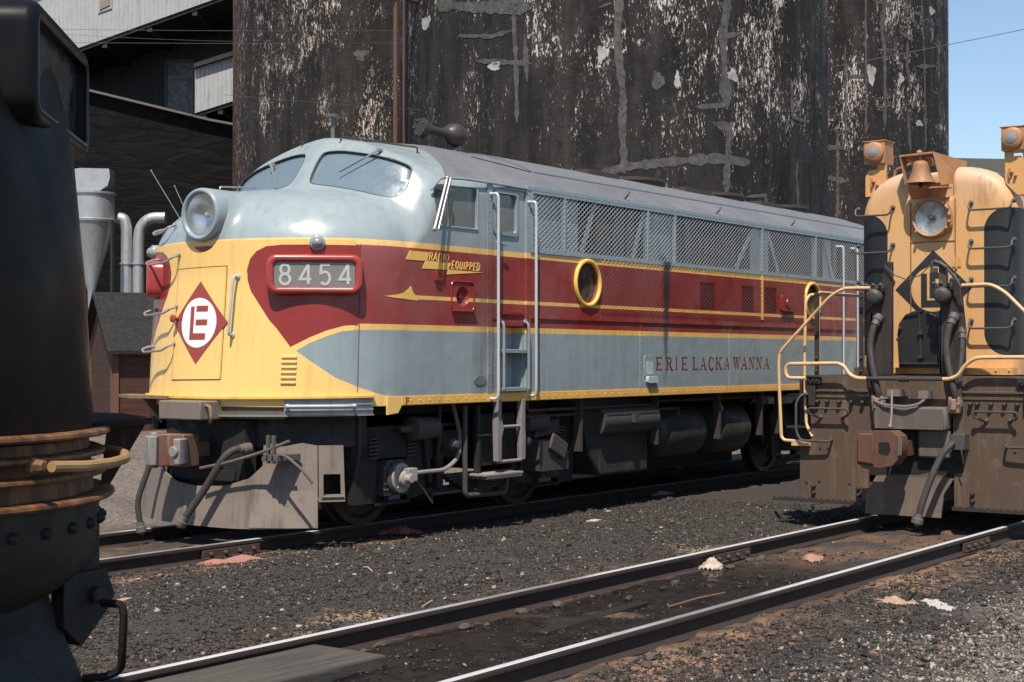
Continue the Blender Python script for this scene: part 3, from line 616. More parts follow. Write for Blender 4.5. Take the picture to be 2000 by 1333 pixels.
def paint_body():
    g=NT('locomotive_livery'); x,y,z=g.sep()
    cr=g.n('ShaderNodeValToRGB'); cr.color_ramp.interpolation='CONSTANT'; g.l(g.math('DIVIDE',z,5.0),cr.inputs[0])
    st=[(0,YEL),(1.325,GREY),(1.963,YEL),(2.015,RED),(2.273,YEL),(2.316,RED),(2.783,YEL),(2.833,GREY)]
    el=cr.color_ramp.elements
    while len(el)<len(st): el.new(.99)
    for e,(p,c) in zip(el,st): e.position=p/5; e.color=(*c,1)
    c=cr.outputs[0]
    mid=g.math('MULTIPLY',g.math('LESS_THAN',x,11.83-LX),g.math('MULTIPLY',g.math('GREATER_THAN',z,2.2),g.math('LESS_THAN',z,2.4)))
    c=g.mix(mid,c,RED)
    bx=g.math('ADD',12.42-LX,g.math('MULTIPLY',g.math('SUBTRACT',z,3.56),1.45))
    rf=g.math('MULTIPLY',g.math('GREATER_THAN',z,3.556),g.math('GREATER_THAN',x,bx)); c=g.mix(rf,c,ROOFG)
    # grime: streaks down the side, brown dust beside the door and along the sill, soot run amidships
    stn=g.noise(2.4,5,.65,g.scaled((4,4,.22)),.50,.80); blt=g.noise(4.5,6,.7,None,.56,.80)
    c=g.mix(g.math('MULTIPLY',g.math('MAXIMUM',stn,blt),.30),c,(.075,.055,.042))
    door=g.math('MULTIPLY',g.rng(g.math('ABSOLUTE',g.math('SUBTRACT',x,13.02-LX)),.30,.03),g.rng(z,3.1,2.3)); door=g.math('MULTIPLY',door,g.noise(3,4,.6,g.scaled((3,3,.5)),.25,.6))
    c=g.mix(g.math('MULTIPLY',door,.62),c,(.085,.058,.042))
    low=g.math('MULTIPLY',g.rng(z,1.55,1.24),g.noise(5,5,.7,g.scaled((1.4,1.4,.6)),.42,.72)); c=g.mix(g.math('MULTIPLY',low,.40),c,(.07,.05,.036))
    wob=g.math('MULTIPLY',g.math('SUBTRACT',g.noise(2.2,3),.5),.10); sx=g.math('ABSOLUTE',g.math('ADD',g.math('SUBTRACT',x,16.80-LX),wob))
    wid=g.rng(z,1.35,2.95,.014,.12); run=g.math('MULTIPLY',g.rng(g.math('DIVIDE',sx,wid),1.25,.5),g.math('MULTIPLY',g.rng(z,1.30,2.2,.25,1),g.rng(z,3.02,2.96)))
    run=g.math('MULTIPLY',run,g.math('LESS_THAN',y,0)); c=g.mix(g.math('MULTIPLY',run,.95),c,(.018,.015,.014))
    top=g.math('MULTIPLY',g.rng(z,3.3,4.0),g.noise(2.2,5,.7,g.scaled((2.5,2.5,1)),.42,.75)); c=g.mix(g.math('MULTIPLY',top,.38),c,(.13,.115,.10))
    fade=g.noise(1.3,3,.5); c=g.mix(g.rng(fade,.35,.7,0,.13),c,(.45,.45,.43))
    rr=g.rng(g.noise(6,4),.3,.7,.22,.42); n=g.bump(g.noise(1.7,2),.34,.04); n=g.bump(g.noise(4.5,3),.18,.010,n); n=g.bump(g.noise(75,3),.05,.001,n)
    m=g.fin(c,g.math('ADD',rr,g.math('MULTIPLY',rf,.15)),0,n,.5); return m
BODYM=paint_body()
PY=paint('nose_yellow',(.82,.525,.17),.36,.22,0,.12,(.16,.09,.03),var=.07); PR=paint('maroon_paint',RED,.33,.22,0,.12,(.06,.03,.025)); PG=paint('blue_grey_paint',GREY,.34,.25,0,.12,(.06,.055,.05))
PRB=paint('number_board_red',(.33,.045,.038),.26,.2,0,.06); STEEL=paint('worn_steel_rod',(.36,.35,.34),.38,.35,.1,.1,(.07,.05,.04),.5)
BLK=paint('underframe_black',(.011,.010,.0095),.75,.35,.08,.3,(.03,.025,.021)); DUST=paint('dusty_iron',(.085,.076,.068),.78,.4,.2,.35); DARKI=paint('dark_iron',(.035,.033,.031),.6,.4,.2,.2)
def obj_from(P,F,name):
    me=bpy.data.meshes.new(name); me.from_pydata([tuple(p) for p in P],[],[tuple(int(i) for i in f) for f in F]); return me
def shell_mesh():
    P,Fc=surface_nets(f7_sdf,(10.0,YC-1.65,1.10),(13.86,YC+1.65,4.30),.026)
    me=obj_from(P,Fc,'carbody'); bm=bmesh.new(); bm.from_mesh(me)
    for co,no in(((13.775,0,0),(1,0,0)),((0,0,1.235),(0,0,-1))):
        bmesh.ops.bisect_plane(bm,geom=bm.verts[:]+bm.edges[:]+bm.faces[:],plane_co=co,plane_no=no,clear_outer=True)
        be=[e for e in bm.edges if e.is_boundary and all(abs((v.co-Vector(co)).dot(Vector(no)))<1e-4 for v in e.verts)]
        if co[0]==0: bmesh.ops.edgeloop_fill(bm,edges=[e for e in bm.edges if e.is_boundary])
    be=[e for e in bm.edges if e.is_boundary]
    if be: bmesh.ops.edgeloop_fill(bm,edges=be)
    bmesh.ops.recalc_face_normals(bm,faces=bm.faces)
    bm.to_mesh(me); bm.free(); return me
def section(n=40):
    """half outline of the rear body cross-section (offset, z)"""
    pts=[(HB,1.235),(HB,3.575),(HB-.006,3.585)]
    for i in range(1,n+1): pts.append(((HB-.006)*(1-i/n),3.585+.55*(1-(1-i/n)**1.7)))
    return pts
def boolean(obj,cutters):
    for c in cutters:
        bm=bmesh.new(); bm.from_mesh(c.data); bmesh.ops.recalc_face_normals(bm,faces=bm.faces); bm.to_mesh(c.data); bm.free()
        md=obj.modifiers.new('cut','BOOLEAN'); md.operation='DIFFERENCE'; md.solver='EXACT'; md.object=c
    dg=bpy.context.evaluated_depsgraph_get(); dg.update(); me=bpy.data.meshes.new_from_object(obj.evaluated_get(dg))
    obj.modifiers.clear(); obj.data=me
    for c in cutters: bpy.data.objects.remove(c)
PANE=[(.115,3.858),(.165,3.882),(.339,3.881),(.535,3.851),(.728,3.814),(.913,3.771),(1.068,3.72),(1.182,3.673),(1.229,3.636),(1.249,3.578),(1.265,3.449),(1.255,3.37),(1.224,3.327),(1.163,3.318),(1.03,3.345),(.811,3.399),(.524,3.457),(.278,3.495),(.165,3.515),(.125,3.55),(.102,3.646),(.098,3.782)]
def cutter(m,name='cutter'):
    return m.build(name,None,None,smooth=0)
def dpane(poly,sg,o0,o1,grow=0):
    """extruded windshield-shaped solid between two offsets of the windshield surface"""
    cy=sum(p[0] for p in poly)/len(poly); cz=sum(p[1] for p in poly)/len(poly)
    pl=[(cy+(y-cy)*(1+grow),cz+(z-cz)*(1+grow*2)) for y,z in poly]
    # resample the outline and use an interior fan grid so the caps follow the curved surface
    m=MB(); n=len(pl); K=5; vs=[];fs=[]
    for o in(o0,o1):
        for k in range(K,0,-1):
            for y,z in pl:
                yy=cy+(y-cy)*k/K; zz=cz+(z-cz)*k/K; vs.append((float(xwind(yy,zz))+o,YC-sg*yy,zz))
        vs.append((float(xwind(cy,cz))+o,YC-sg*cy,cz))
    B_=n*K+1
    for s_ in(0,1):
        b0=s_*B_
        for k in range(K-1):
            for i in range(n): fs.append((b0+k*n+i,b0+k*n+(i+1)%n,b0+(k+1)*n+(i+1)%n,b0+(k+1)*n+i))
        for i in range(n): fs.append((b0+(K-1)*n+i,b0+(K-1)*n+(i+1)%n,b0+K*n))
    for i in range(n): fs.append((i,(i+1)%n,B_+(i+1)%n,B_+i))
    return m.add(vs,fs)
def smooth_outline(pl,it=2):
    for _ in range(it):
        q=[]
        for i in range(len(pl)):
            a,b_=pl[i],pl[(i+1)%len(pl)]; q+=[(a[0]*.75+b_[0]*.25,a[1]*.75+b_[1]*.25),(a[0]*.25+b_[0]*.75,a[1]*.25+b_[1]*.75)]
        pl=q
    return pl
PANE=smooth_outline(PANE,1)
side=lambda u,v,d:(u,SY+d,v)      # d>0 goes into the body
def make_body():
    me=shell_mesh(); o=bpy.data.objects.new('carbody',me); COL.objects.link(o)
    cs=[cutter(dpane(PANE,1,-.5,.065)),cutter(dpane(PANE,-1,-.5,.065))]
    m=MB(); m.prism(rrect(12.17,12.86,3.04,3.475,.035),side,(-.1,.05)); cs.append(cutter(m))
    m=MB(); m.prism(ring((12.60,2.335),.105,24),side,(-.1,.07)); cs.append(cutter(m))
    m=MB(); m.lathe((10.0,YC,3.10),(1,0,0),[(0,.206),(.60,.206)],40); cs.append(cutter(m))
    def P_(poly,d): q=MB(); q.prism(poly,side,(-.2,d)); cs.append(cutter(q))
    P_([(13.125,1.345),(13.735,1.345),(13.735,3.52),(13.125,3.52)],.022)
    P_([(13.27,1.372),(13.70,1.372),(13.70,2.04),(13.27,2.04)],.16)
    P_(rrect(13.18,13.56,3.05,3.47,.04),.07)
    boolean(o,cs)
    half=section(); prof=[(-a,b) for a,b in half]+[(a,b) for a,b in half[::-1][1:]]
    m=MB(); n=len(prof); xs=[13.775,16,18,20,22,24.9]
    vs=[(x,YC+a,z) for x in xs for a,z in prof]; fs=[(i*n+k,i*n+(k+1)%n,(i+1)*n+(k+1)%n,(i+1)*n+k) for i in range(len(xs)-1) for k in range(n)]
    fs+=[tuple(range(n)),tuple((len(xs)-1)*n+k for k in range(n))]; m.add(vs,fs)
    r=m.build('rear',None,None,smooth=0); cs=[]
    P_([(13.83,2.905),(23.35,2.905),(23.35,3.535),(13.83,3.535)],.06)
    P_(ring((14.97,2.57),.235,32),.06); P_(ring((21.12,2.55),.235,32),.06)
    for a,b_ in((17.69,18.11),(18.86,19.24),(19.56,19.95)): P_([(a,2.335),(b_,2.335),(b_,2.70),(a,2.70)],.03)
    boolean(r,cs)
    bm=bmesh.new(); bm.from_mesh(o.data); bm.from_mesh(r.data); bpy.data.objects.remove(r)
    bm.to_mesh(o.data); bm.free(); me=o.data; me.transform(Matrix.Translation((-LX,-YC,0)))
    me.materials.clear(); me.materials.append(BODYM); me.polygons.foreach_set('use_smooth',[True]*len(me.polygons)); me.polygons.foreach_set('material_index',[0]*len(me.polygons)); me.set_sharp_from_angle(angle=R(32)); o.parent=F7
    return o
make_body()

# ---- shells and painted shapes that follow the nose
def nose(t,z,off=0):
    """point on the nose: t = plan angle (0 front, 90 where the side begins, >90 along the side; near side positive)"""
    s=1 if t>=0 else -1; ta=abs(t)
    def pt(ta):
        if ta>=90: return (XC+(ta-90)/60,YC-s*HB)
        a=XC-float(Xf(z)); r=R(ta); return (XC-a*math.cos(r)**(2/EN),YC-s*HB*max(0,math.sin(r))**(2/EN))
    p=pt(ta)
    if ta>=90: n=(0,-s)
    elif ta<.6: n=(-1,0)
    else:
        a=XC-float(Xf(z)); u=(XC-p[0])/a; v=abs(p[1]-YC)/HB; n=(-(u**(EN-1))/a,-s*(v**(EN-1))/HB); l=math.hypot(*n); n=(n[0]/l,n[1]/l)
    return (p[0]+n[0]*off,p[1]+n[1]*off,z)
def resample(poly,d,sx=1):
    q=[]
    for i in range(len(poly)):
        a,b_=poly[i],poly[(i+1)%len(poly)]; k=max(1,int(math.hypot((b_[0]-a[0])*sx,b_[1]-a[1])/d)); q+=[(a[0]+(b_[0]-a[0])*j/k,a[1]+(b_[1]-a[1])*j/k) for j in range(k)]
    return q
def inside(p,poly):
    c=False; j=len(poly)-1
    for i in range(len(poly)):
        a,b_=poly[i],poly[j]
        if (a[1]>p[1])!=(b_[1]>p[1]) and p[0]<(b_[0]-a[0])*(p[1]-a[1])/(b_[1]-a[1])+a[0]: c=not c
        j=i
    return c
def shell(polys,fn,o0,o1,d=.05,sx=.027):
    """thin solid over a 2-D outline mapped by fn(u,v,offset); polys[1:] are holes; sx converts u to metres"""
    m=MB(); rs=[resample(p,d,sx) for p in polys]; vs=[];ed=[]
    for r in rs:
        k=len(vs); vs+=[(u*sx,v) for u,v in r]; ed+=[(k+i,k+(i+1)%len(r)) for i in range(len(r))]
    nb=len(vs); out=[(u*sx,v) for u,v in polys[0]]; hol=[[(u*sx,v) for u,v in p] for p in polys[1:]]
    xs=[p[0] for p in out];ys=[p[1] for p in out]; grid=[]
    x=min(xs)+d*.5
    while x<max(xs):
        y=min(ys)+d*.5
        while y<max(ys):
            if inside((x,y),out) and not any(inside((x,y),h) for h in hol) and min((x-a)**2+(y-b_)**2 for a,b_ in vs[:nb])>(d*.45)**2: grid.append((x,y))
            y+=d
        x+=d
    vs+=grid
    V,E,Fc,_,_,_=geometry.delaunay_2d_cdt([Vector(p) for p in vs],ed,[],0,1e-6)
    Fk=[]
    for f in Fc:
        cx=sum(V[i].x for i in f)/3; cy=sum(V[i].y for i in f)/3
        if inside((cx,cy),out) and not any(inside((cx,cy),h) for h in hol): Fk.append(tuple(f))
    n=len(V); P0=[fn(v.x/sx,v.y,o0) for v in V]; P1=[fn(v.x/sx,v.y,o1) for v in V]
    cnt={}
    for f in Fk:
        for i in range(3):
            a,b_=f[i],f[(i+1)%3]; cnt[(a,b_)]=1
    rim=[(a,b_) for (a,b_) in cnt if (b_,a) not in cnt]
    m.add(P0+P1,[f[::-1] for f in Fk]+[tuple(i+n for i in f) for f in Fk]+[(a,b_,b_+n,a+n) for a,b_ in rim]); return m
top=[(t,2.833) for t in range(-118,119,6)]
redN=[(64.4,2.016),(59.9,2.010),(52.6,1.963),(45.8,1.897),(38.4,1.805),(32.5,1.985),(29.5,2.061),(24.8,2.223),(21.3,2.342),(19.7,2.446),(19.3,2.55),(20.6,2.652),(23.2,2.725),(27.2,2.770),(33.4,2.783)]
wedge=[(95,1.965),(64.5,1.965),(59.2,1.955),(52.7,1.908),(45.9,1.841),(40.7,1.768),(48.3,1.644),(56.9,1.513),(65.9,1.429),(74.8,1.365),(81.9,1.327),(95,1.327)]
half=[(64.4,2.783)]+redN[::-1]+[(64.5,1.965),(59.2,1.955),(52.7,1.908),(45.9,1.841),(40.7,1.768),(48.3,1.644),(56.9,1.513),(65.9,1.429),(74.8,1.365),(81.9,1.327),(81.9,1.237)]
outline=[(t,2.833) for t in(-64.4,-40,-20,0,20,40,64.4)]+half+[(-t,z) for t,z in half[::-1]]
shell([outline],nose,-.01,.0030,.05).build('yellow_nose_paint',PY,F7,smooth=30)
for s in(1,-1):
    sg=lambda L:[(s*t,z) for t,z in L]
    lobe=redN+[(64.4,2.783)]
    shell([sg([(66,2.783)]+[(66,2.016)]+redN)],nose,-.012,.0022,.05).build('maroon_nose_paint',PR,F7,smooth=30)
    shell([sg([(66,1.963),(64.5,1.963),(59.2,1.955),(52.7,1.908),(45.9,1.841),(40.7,1.768),(48.3,1.644),(56.9,1.513),(65.9,1.429),(74.8,1.365),(81.9,1.327),(83,1.237),(66,1.237)])],nose,-.014,.0014,.05).build('grey_nose_paint',PG,F7,smooth=30)
# nose door
dd=shell([[(-13.5,2.575),(10.4,2.585),(10.4,1.50),(-13.5,1.49)]],nose,-.01,.012,.05).build('nose_door',PY,F7,smooth=30)
m=MB()
for a,b_ in(((-13.9,2.582),(10.8,2.592)),((10.8,2.592),(10.8,1.495)),((10.8,1.495),(-13.9,1.485)),((-13.9,1.485),(-13.9,2.582))): m.tube([nose(a[0]+(b_[0]-a[0])*i/8,a[1]+(b_[1]-a[1])*i/8,.004) for i in range(9)],.0035,5)
m.build('door_seal',DARKI,dd)
def front(u,v,off):   # u metres towards the near side, on the nose front
    s=1 if u>=0 else -1; t=s*math.degrees(math.asin(min(1,(abs(u)/HB))**(EN/2))); return nose(t,v,off)
EC=(-.02,2.045)
def emb(pts): return [(EC[0]+a,EC[1]+b_) for a,b_ in pts]
shell([emb([(0,.405),(.375,.0),(0,-.405),(-.375,0)])],front,.008,.0145,.04,1).build('emblem_diamond',paint('emblem_red',(.30,.05,.038),.4,.15),F7,smooth=30)
er=.243
shell([emb([(er*math.cos(2*math.pi*i/40),er*math.sin(2*math.pi*i/40)) for i in range(40)])],front,.012,.0168,.04,1).build('emblem_disc',paint('emblem_white',(.78,.78,.77),.4,.12),F7,smooth=30)
m=MB()
for pl in([(-.45,.66),(-.25,.66),(-.25,-.42),(.45,-.42),(.45,-.68),(-.45,-.68)],[(-.12,.68),(.52,.68),(.52,.45),(-.12,.45)],[(-.12,.13),(.52,.13),(.52,-.10),(-.12,-.10)]):
    q=shell([emb([(a*er,b_*er) for a,b_ in pl])],front,.015,.019,.06,1); m.add(q.v,q.f)
m.build('emblem_letters',paint('emblem_red',(.3,.05,.038)),F7,smooth=30)
# louvres
m=MB()
for i in range(6):
    z=1.712-.049*i; q=shell([[(35.2,z-.009),(41.2,z-.009),(41.2,z+.012),(35.2,z+.012)]],nose,-.01,.020,.05); m.add(q.v,q.f)
m.build('louvre',paint('louvre_cream',(.80,.55,.22),.35,.3),F7,bevel=.004)
# number boards
def board(s):
    A=Vector((10.436,10.343,0)); B_=Vector((11.041,9.656,0)); 
    if s<0: A.y=2*YC-A.y; B_.y=2*YC-B_.y
    U=(B_-A).normalized(); L=(B_-A).length; N_=Vector((-abs(U.y),-s*abs(U.x),0)).normalized(); C_=(A+B_)/2
    f=lambda u,v,d: tuple(C_+U*u+N_*d+Vector((0,0,v)))
    out=rrect(-L/2,L/2,2.308,2.686,.10,7); inn=rrect(-L/2+.075,L/2-.075,2.376,2.612,.045,7)
    n=len(out); m=MB(); vs=[];prof=[(0,-.02,-.24),(0,-.02,-.03),(.012,-.008,-.008),(.03,0,0),(.055,.0,-.002),(.072,.0,-.018),(.075,0,-.05)]
    for k,(w_,_,d) in enumerate(prof):
        t=w_/.075
        for (a,b_),(c,e) in zip(out,inn): vs.append(f(a+(c-a)*t,b_+(e-b_)*t,d))
    fs=[(k*n+i,k*n+(i+1)%n,(k+1)*n+(i+1)%n,(k+1)*n+i) for k in range(len(prof)-1) for i in range(n)]
    m.add(vs,fs); fr=m.build('number_board',PRB,F7,smooth=50)
    m=MB(); m.prism(inn,f,(-.055,-.030)); m.build('board_glass',glass('board_glass',(.17,.165,.155),.3,.5),fr,smooth=0)
    if s>0:
        m=MB()
        for ch,x0 in(('8',-.335),('4',-.14),('5',.045),('4',.235)): stroke_char(m,ch,x0,2.402,.112,.185,.026,lambda u,v,d:f(u,v,-.030+d),(.0,.004))
        m.build('board_numerals',paint('numeral_cream',(.44,.44,.38),.5,.1),fr,smooth=0)
board(1); board(-1)
# classification lamps above the boards
for s in(1,-1):
    c=Vector(nose(s*47.9,2.80,-.03)); n=(Vector(nose(s*47.9,2.80,1))-c).normalized()
    m=MB(); m.lathe(c,n,[(0,.075),(.055,.075),(.065,.068),(.07,.055)],24); q=m.build('class_lamp',PG,F7)
    m=MB(); m.lathe(c,n,[(.06,.056),(.085,.05),(.105,.034),(.114,.012),(.115,0.0001)],20); m.build('lens',glass('lamp_lens',(.22,.24,.25),.12,.3),q)
# headlight
hc=Vector((10.36,YC,3.10)); ax=(1,0,0)
m=MB(); m.lathe(hc,ax,[(.20,.262),(.04,.262),(.012,.255),(0,.238),(.006,.218),(.03,.205),(.10,.203)],48,cap=False); hl=m.build('headlight_ring',PG,F7,smooth=60)
g=NT('reflector'); REFL=g.fin(g.mix(g.noise(6,4),(.60,.60,.60),(.90,.90,.90)),.30,.75,g.bump(g.noise(4,2),.3,.02),.5)
m=MB(); m.lathe(hc,ax,[(.045,.203),(.09,.185),(.14,.145),(.18,.09),(.20,.04),(.203,.001)],40,cap=False); m.build('reflector',REFL,hl,smooth=60)
m=MB(); m.ball((10.36+.13,YC,3.10),.035,12); m.build('bulb',glass('bulb_glass',(.6,.6,.55),.1),hl)
g=NT('clear_lens'); g.bs.inputs['Transmission Weight'].default_value=1; g.bs.inputs['IOR'].default_value=1.08; LENS=g.fin((.93,.95,.95),.04)
m=MB(); m.lathe(hc,ax,[(.012,.001),(.014,.08),(.022,.16),(.032,.206)],40,cap=False); m.build('lens',LENS,hl,smooth=60)
# windshields
WG=glass('windshield_glass',(.13,.18,.21),.12,.35,1.0); GASK=paint('window_rubber',(.05,.055,.058),.5,.3)  # pale blue-grey base colour paints in the sky's reflection on the windshield
GRUB=paint('grey_gasket',(.20,.27,.29),.4,.2)
for s in(1,-1):
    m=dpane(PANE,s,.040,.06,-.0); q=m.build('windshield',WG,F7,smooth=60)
    m=MB(); m.tube([(float(xwind(y,z))+.012,YC-s*y,z) for y,z in PANE],.011,6,closed=True,cap=False); m.build('gasket',GASK,q)
    # wiper
    A=(.84,3.85);B_=(.48,3.626)
    if s<0: A=(.61,3.79);B_=(.31,3.50)
    pa=Vector((float(xwind(*A))-.04,YC-s*A[0],A[1])); pb=Vector((float(xwind(*B_))-.035,YC-s*B_[0],B_[1])); mid=pa.lerp(pb,.45)
    m=MB(); m.tube([pa,mid],[.012,.008],6); m.lathe(pa-Vector((.02,0,0)),(1,0,0),[(0,.018),(.06,.022)],10); 
    m.bar(pb+(pa-pb)*0,pa.lerp(pb,.35),.010,.022,(-.8,0,.5)); m.build('wiper',STEEL,F7)
    # roof grab rail above each pane
    p0=Vector((12.12,YC-s*.27,3.975)); p1=Vector((12.72,YC-s*.82,3.885)); up=Vector((-.15,-s*.12,.98))*.065
    m=MB(); m.tube([p0,p0+up,p1+up,p1],.0095,6,round_=.02)
    for p in(p0,p1): m.lathe(p-up*.2,up,[(0,.028),(.02,.028),(.026,.012)],10)
    m.build('roof_grab_rail',DARKI,F7)
# low rail on the hood centre and two feelers on the far headlight side
m=MB(); m.tube([(10.72,YC+.08,3.36),(10.72,YC+.08,3.405),(11.22,YC+.08,3.44),(11.22,YC+.08,3.39)],.009,6,round_=.02); m.build('hood_grab_rail',STEEL,F7)
for (a,b_) in(((10.78,YC+.66,3.05),(10.62,YC+.98,3.62)),((11.1,YC+.9,3.1),(11.0,YC+1.05,3.5))):
    m=MB(); m.tube([a,b_],.0045,5); m.ball(b_,.010,8); m.build('feeler_rod',STEEL,F7)
# cab side: window, mullion, deflector, gutter
SG_=glass('side_glass',(.12,.135,.13),.10,.3,.8)  # base colour lightened to paint in a pale reflection
def at(m,x0,x1,z0,z1,d0,d1): return m.box(x0,x1,SY+d0,SY+d1,z0,z1)
m=MB(); m.prism(rrect(12.175,12.855,3.045,3.47,.03),side,(.034,.046)); q=m.build('cab_window',SG_,F7,smooth=0)
m=MB(); m.bar((12.36,SY+.012,3.045),(12.325,SY+.012,3.47),.022,.026,(0,1,0)); m.build('mullion',paint('bright_trim',(.45,.40,.34),.35,.4,.1,.1,(.1,.06,.04),.5),q)
m=MB(); m.tube([(12.175,SY-.002,3.045),(12.855,SY-.002,3.045),(12.855,SY-.002,3.47)],.010,6); m.build('sill_trim',PG,q)
# wind deflector
D=[Vector((12.29,SY-.02,3.53)),Vector((11.965,SY-.035,2.985))]
m=MB(); off=Vector((0,-.10,0)); m.tube([D[0]+off*.2,D[1]+off],.014,8); m.tube([D[0]+off*.2+Vector((.03,-.02,0)),D[1]+off+Vector((.045,-.015,0))],.010,8); m.ball(D[1]+off,.026,10); m.ball(D[0]+off*.2,.022,10); dq=m.build('wind_deflector_frame',STEEL,F7)
m=MB(); m.add([D[0]+off*.2,D[1]+off,D[1]+off+Vector((.16,.07,.03)),D[0]+Vector((.10,0,-.02)),D[0]+off*.2+Vector((0,.006,0)),D[1]+off+Vector((0,.006,0)),D[1]+off+Vector((.16,.076,.03)),D[0]+Vector((.10,.006,-.02))],[(0,1,2,3),(4,5,6,7),(0,1,5,4),(1,2,6,5),(2,3,7,6),(3,0,4,7)]); m.build('deflector_pane',PG,dq,smooth=0)
# drip gutter and eave trim
m=MB(); m.tube([(12.12,SY+.03,3.40),(12.22,SY-.012,3.53),(12.6,SY-.012,3.553),(13.2,SY-.012,3.556),(13.74,SY-.012,3.553)],.014,8,round_=.05); m.build('drip_gutter',PG,F7)
m=MB(); at(m,13.76,24.88,3.545,3.592,-.014,.06); m.bolts([(13.9+.16*i,SY-.014,3.569) for i in range(68)],(0,-1,0),.007,.004,5); m.build('eave_trim',PG,F7,bevel=.003)
# door, rivet strips
m=MB(); at(m,13.03,13.118,1.326,3.545,-.007,.01); m.bolts([(13.06,SY-.007,1.42+.115*i) for i in range(19)],(0,-1,0),.008,.006,6); m.build('rivet_strip',BODYM,F7)
m=MB(); at(m,13.742,13.822,1.326,3.545,-.007,.01); m.bolts([(13.80,SY-.007,1.42+.115*i) for i in range(19)],(0,-1,0),.008,.006,6); m.build('rivet_strip',BODYM,F7)
shell([[(13.14,2.12),(13.722,2.12),(13.722,3.505),(13.14,3.505)],[(13.18,3.05),(13.565,3.05),(13.565,3.47),(13.18,3.47)]],side,.03,.012,.12,1).build('cab_door',BODYM,F7,smooth=0)
m=MB(); o_=rrect(13.15,13.60,3.015,3.50,.055); i_=rrect(13.185,13.56,3.055,3.465,.035); n=len(o_)
m.add([side(*p,-.004) for p in o_]+[side(*p,-.006) for p in i_]+[side(*p,.03) for p in o_]+[side(*p,.05) for p in i_],[(i,(i+1)%n,n+(i+1)%n,n+i) for i in range(n)]+[(i,(i+1)%n,2*n+(i+1)%n,2*n+i) for i in range(n)]+[(n+i,n+(i+1)%n,3*n+(i+1)%n,3*n+i) for i in range(n)]); q=m.build('door_window',PG,F7,smooth=50)
m=MB(); m.prism(i_,side,(.034,.05)); m.build('pane',SG_,q,smooth=0)
m=MB(); m.tube([(13.19,SY+.0,2.93),(13.19,SY-.05,2.93),(13.31,SY-.05,2.905)],.011,6); m.build('door_handle',PG,F7)
m=MB(); at(m,13.20,13.70,2.170,2.195,-.02,.02); m.build('door_sill_ledge',PR,F7)
m=MB(); at(m,13.235,13.70,2.05,2.125,-.004,.02); m.bolts([(13.28+.075*i,SY-.004,2.09) for i in range(6)],(0,-1,0),.010,.008,6); m.build('step_lintel',BODYM,F7)
# hand rails
def rail_(x,z0,z1,name='hand_rail'):
    m=MB(); m.tube([(x-.02,SY,z1),(x,SY-.085,z1),(x,SY-.095,z1-.06),(x,SY-.095,z0+.07),(x,SY-.085,z0),(x-.02,SY+.0,z0)],.0165,10,round_=.03)
    m.ball((x-.02,SY,z1),.026,8); m.ball((x-.02,SY,z0),.024,8); return m.build(name,paint('pale_hand_rail',(.44,.47,.50),.38,.45,.15,.1,(.25,.14,.05)),F7)
rail_(13.10,1.27,3.44); rail_(13.80,1.29,3.41); rail_(22.06,1.29,3.41); rail_(22.60,1.29,3.41)
# step well
GM=paint('step_grey',(.26,.29,.30),.45,.45,.1,.15,(.07,.05,.04),.2)
for z in(1.775,1.365):
    m=MB(); m.box(13.24,13.73,SY-.05,SY+.15,z-.022,z+.022); m.build('step',GM,F7,bevel=.005)
for x in(13.255,13.715):
    m=MB(); m.tube([(x,SY+.01,2.10),(x,SY-.05,2.08),(x,SY-.055,2.0),(x,SY-.055,1.36)],.016,8,round_=.03); m.ball((x,SY,2.10),.028,8); m.build('step_stringer',GM,F7)
# hanging ladder
for x,dx in((13.22,.02),(13.66,-.02)):
    m=MB(); m.prism([(x-.03,1.26),(x+.03,1.26),(x+.025,1.08),(x+.05+dx,.95),(x+.035,.86),(x+.03,.60),(x-.03,.60),(x-.045,1.0)],lambda u,v,d:(u,SY-.03+d,v),(0,.07)); m.build('ladder_side',paint('ladder_grey',(.22,.20,.20),.6,.5),F7,bevel=.004)
for z in(.965,.595):
    m=MB(); m.tube([(13.22,SY,z),(13.66,SY,z)],.018,8); m.build('ladder_rung',paint('ladder_grey',(.22,.2,.2)),F7)
# oval plate, speaker recess, bracket, latch
m=MB(); m.prism([(12.90+.105*math.cos(2*math.pi*i/28),1.464+.05*math.sin(2*math.pi*i/28)) for i in range(28)],side,(-.008,.01)); m.build('oval_plate',paint('oval_plate_grey',(.13,.14,.13),.5,.3),F7,bevel=.003)
m=MB(); o_=rrect(12.41,12.79,2.19,2.49,.05); i_=rrect(12.43,12.77,2.21,2.47,.04); n=len(o_); m.tube([side(u,v,-.004) for u,v in o_],.008,6,closed=True,cap=False); at(m,12.41,12.80,2.180,2.192,-.035,.01); q=m.build('horn_box_frame',PR,F7)
m=MB(); m.lathe((12.60,SY-.001,2.335),(0,1,0),[(0,.104),(.03,.085),(.055,.045),(.066,.001)],28,cap=False); m.lathe((12.60,SY+.066,2.335),(0,-1,0),[(0,.035),(.03,.032),(.045,.018),(.046,.001)],18); m.build('horn_bowl',PR,q,smooth=50)
m=MB(); at(m,12.13,12.22,2.48,2.575,-.03,.01); m.build('small_bracket',PR,F7,bevel=.004)
m=MB(); m.prism(rrect(16.255,16.50,1.46,1.73,.03),side,(-.010,.01)); q=m.build('filler_latch_plate',PG,F7,bevel=.003)
m=MB(); m.prism(rrect(16.30,16.46,1.50,1.66,.02),side,(-.014,.0)); m.build('filler_recess',paint('pale_grey_paint',(.42,.47,.47),.4,.3),q); 
m=MB(); m.prism(rrect(16.29,16.53,1.395,1.475,.025),side,(-.045,-.0)); m.build('filler_cup',paint('pale_grey_paint',(.42,.47,.47)),q,bevel=.006)
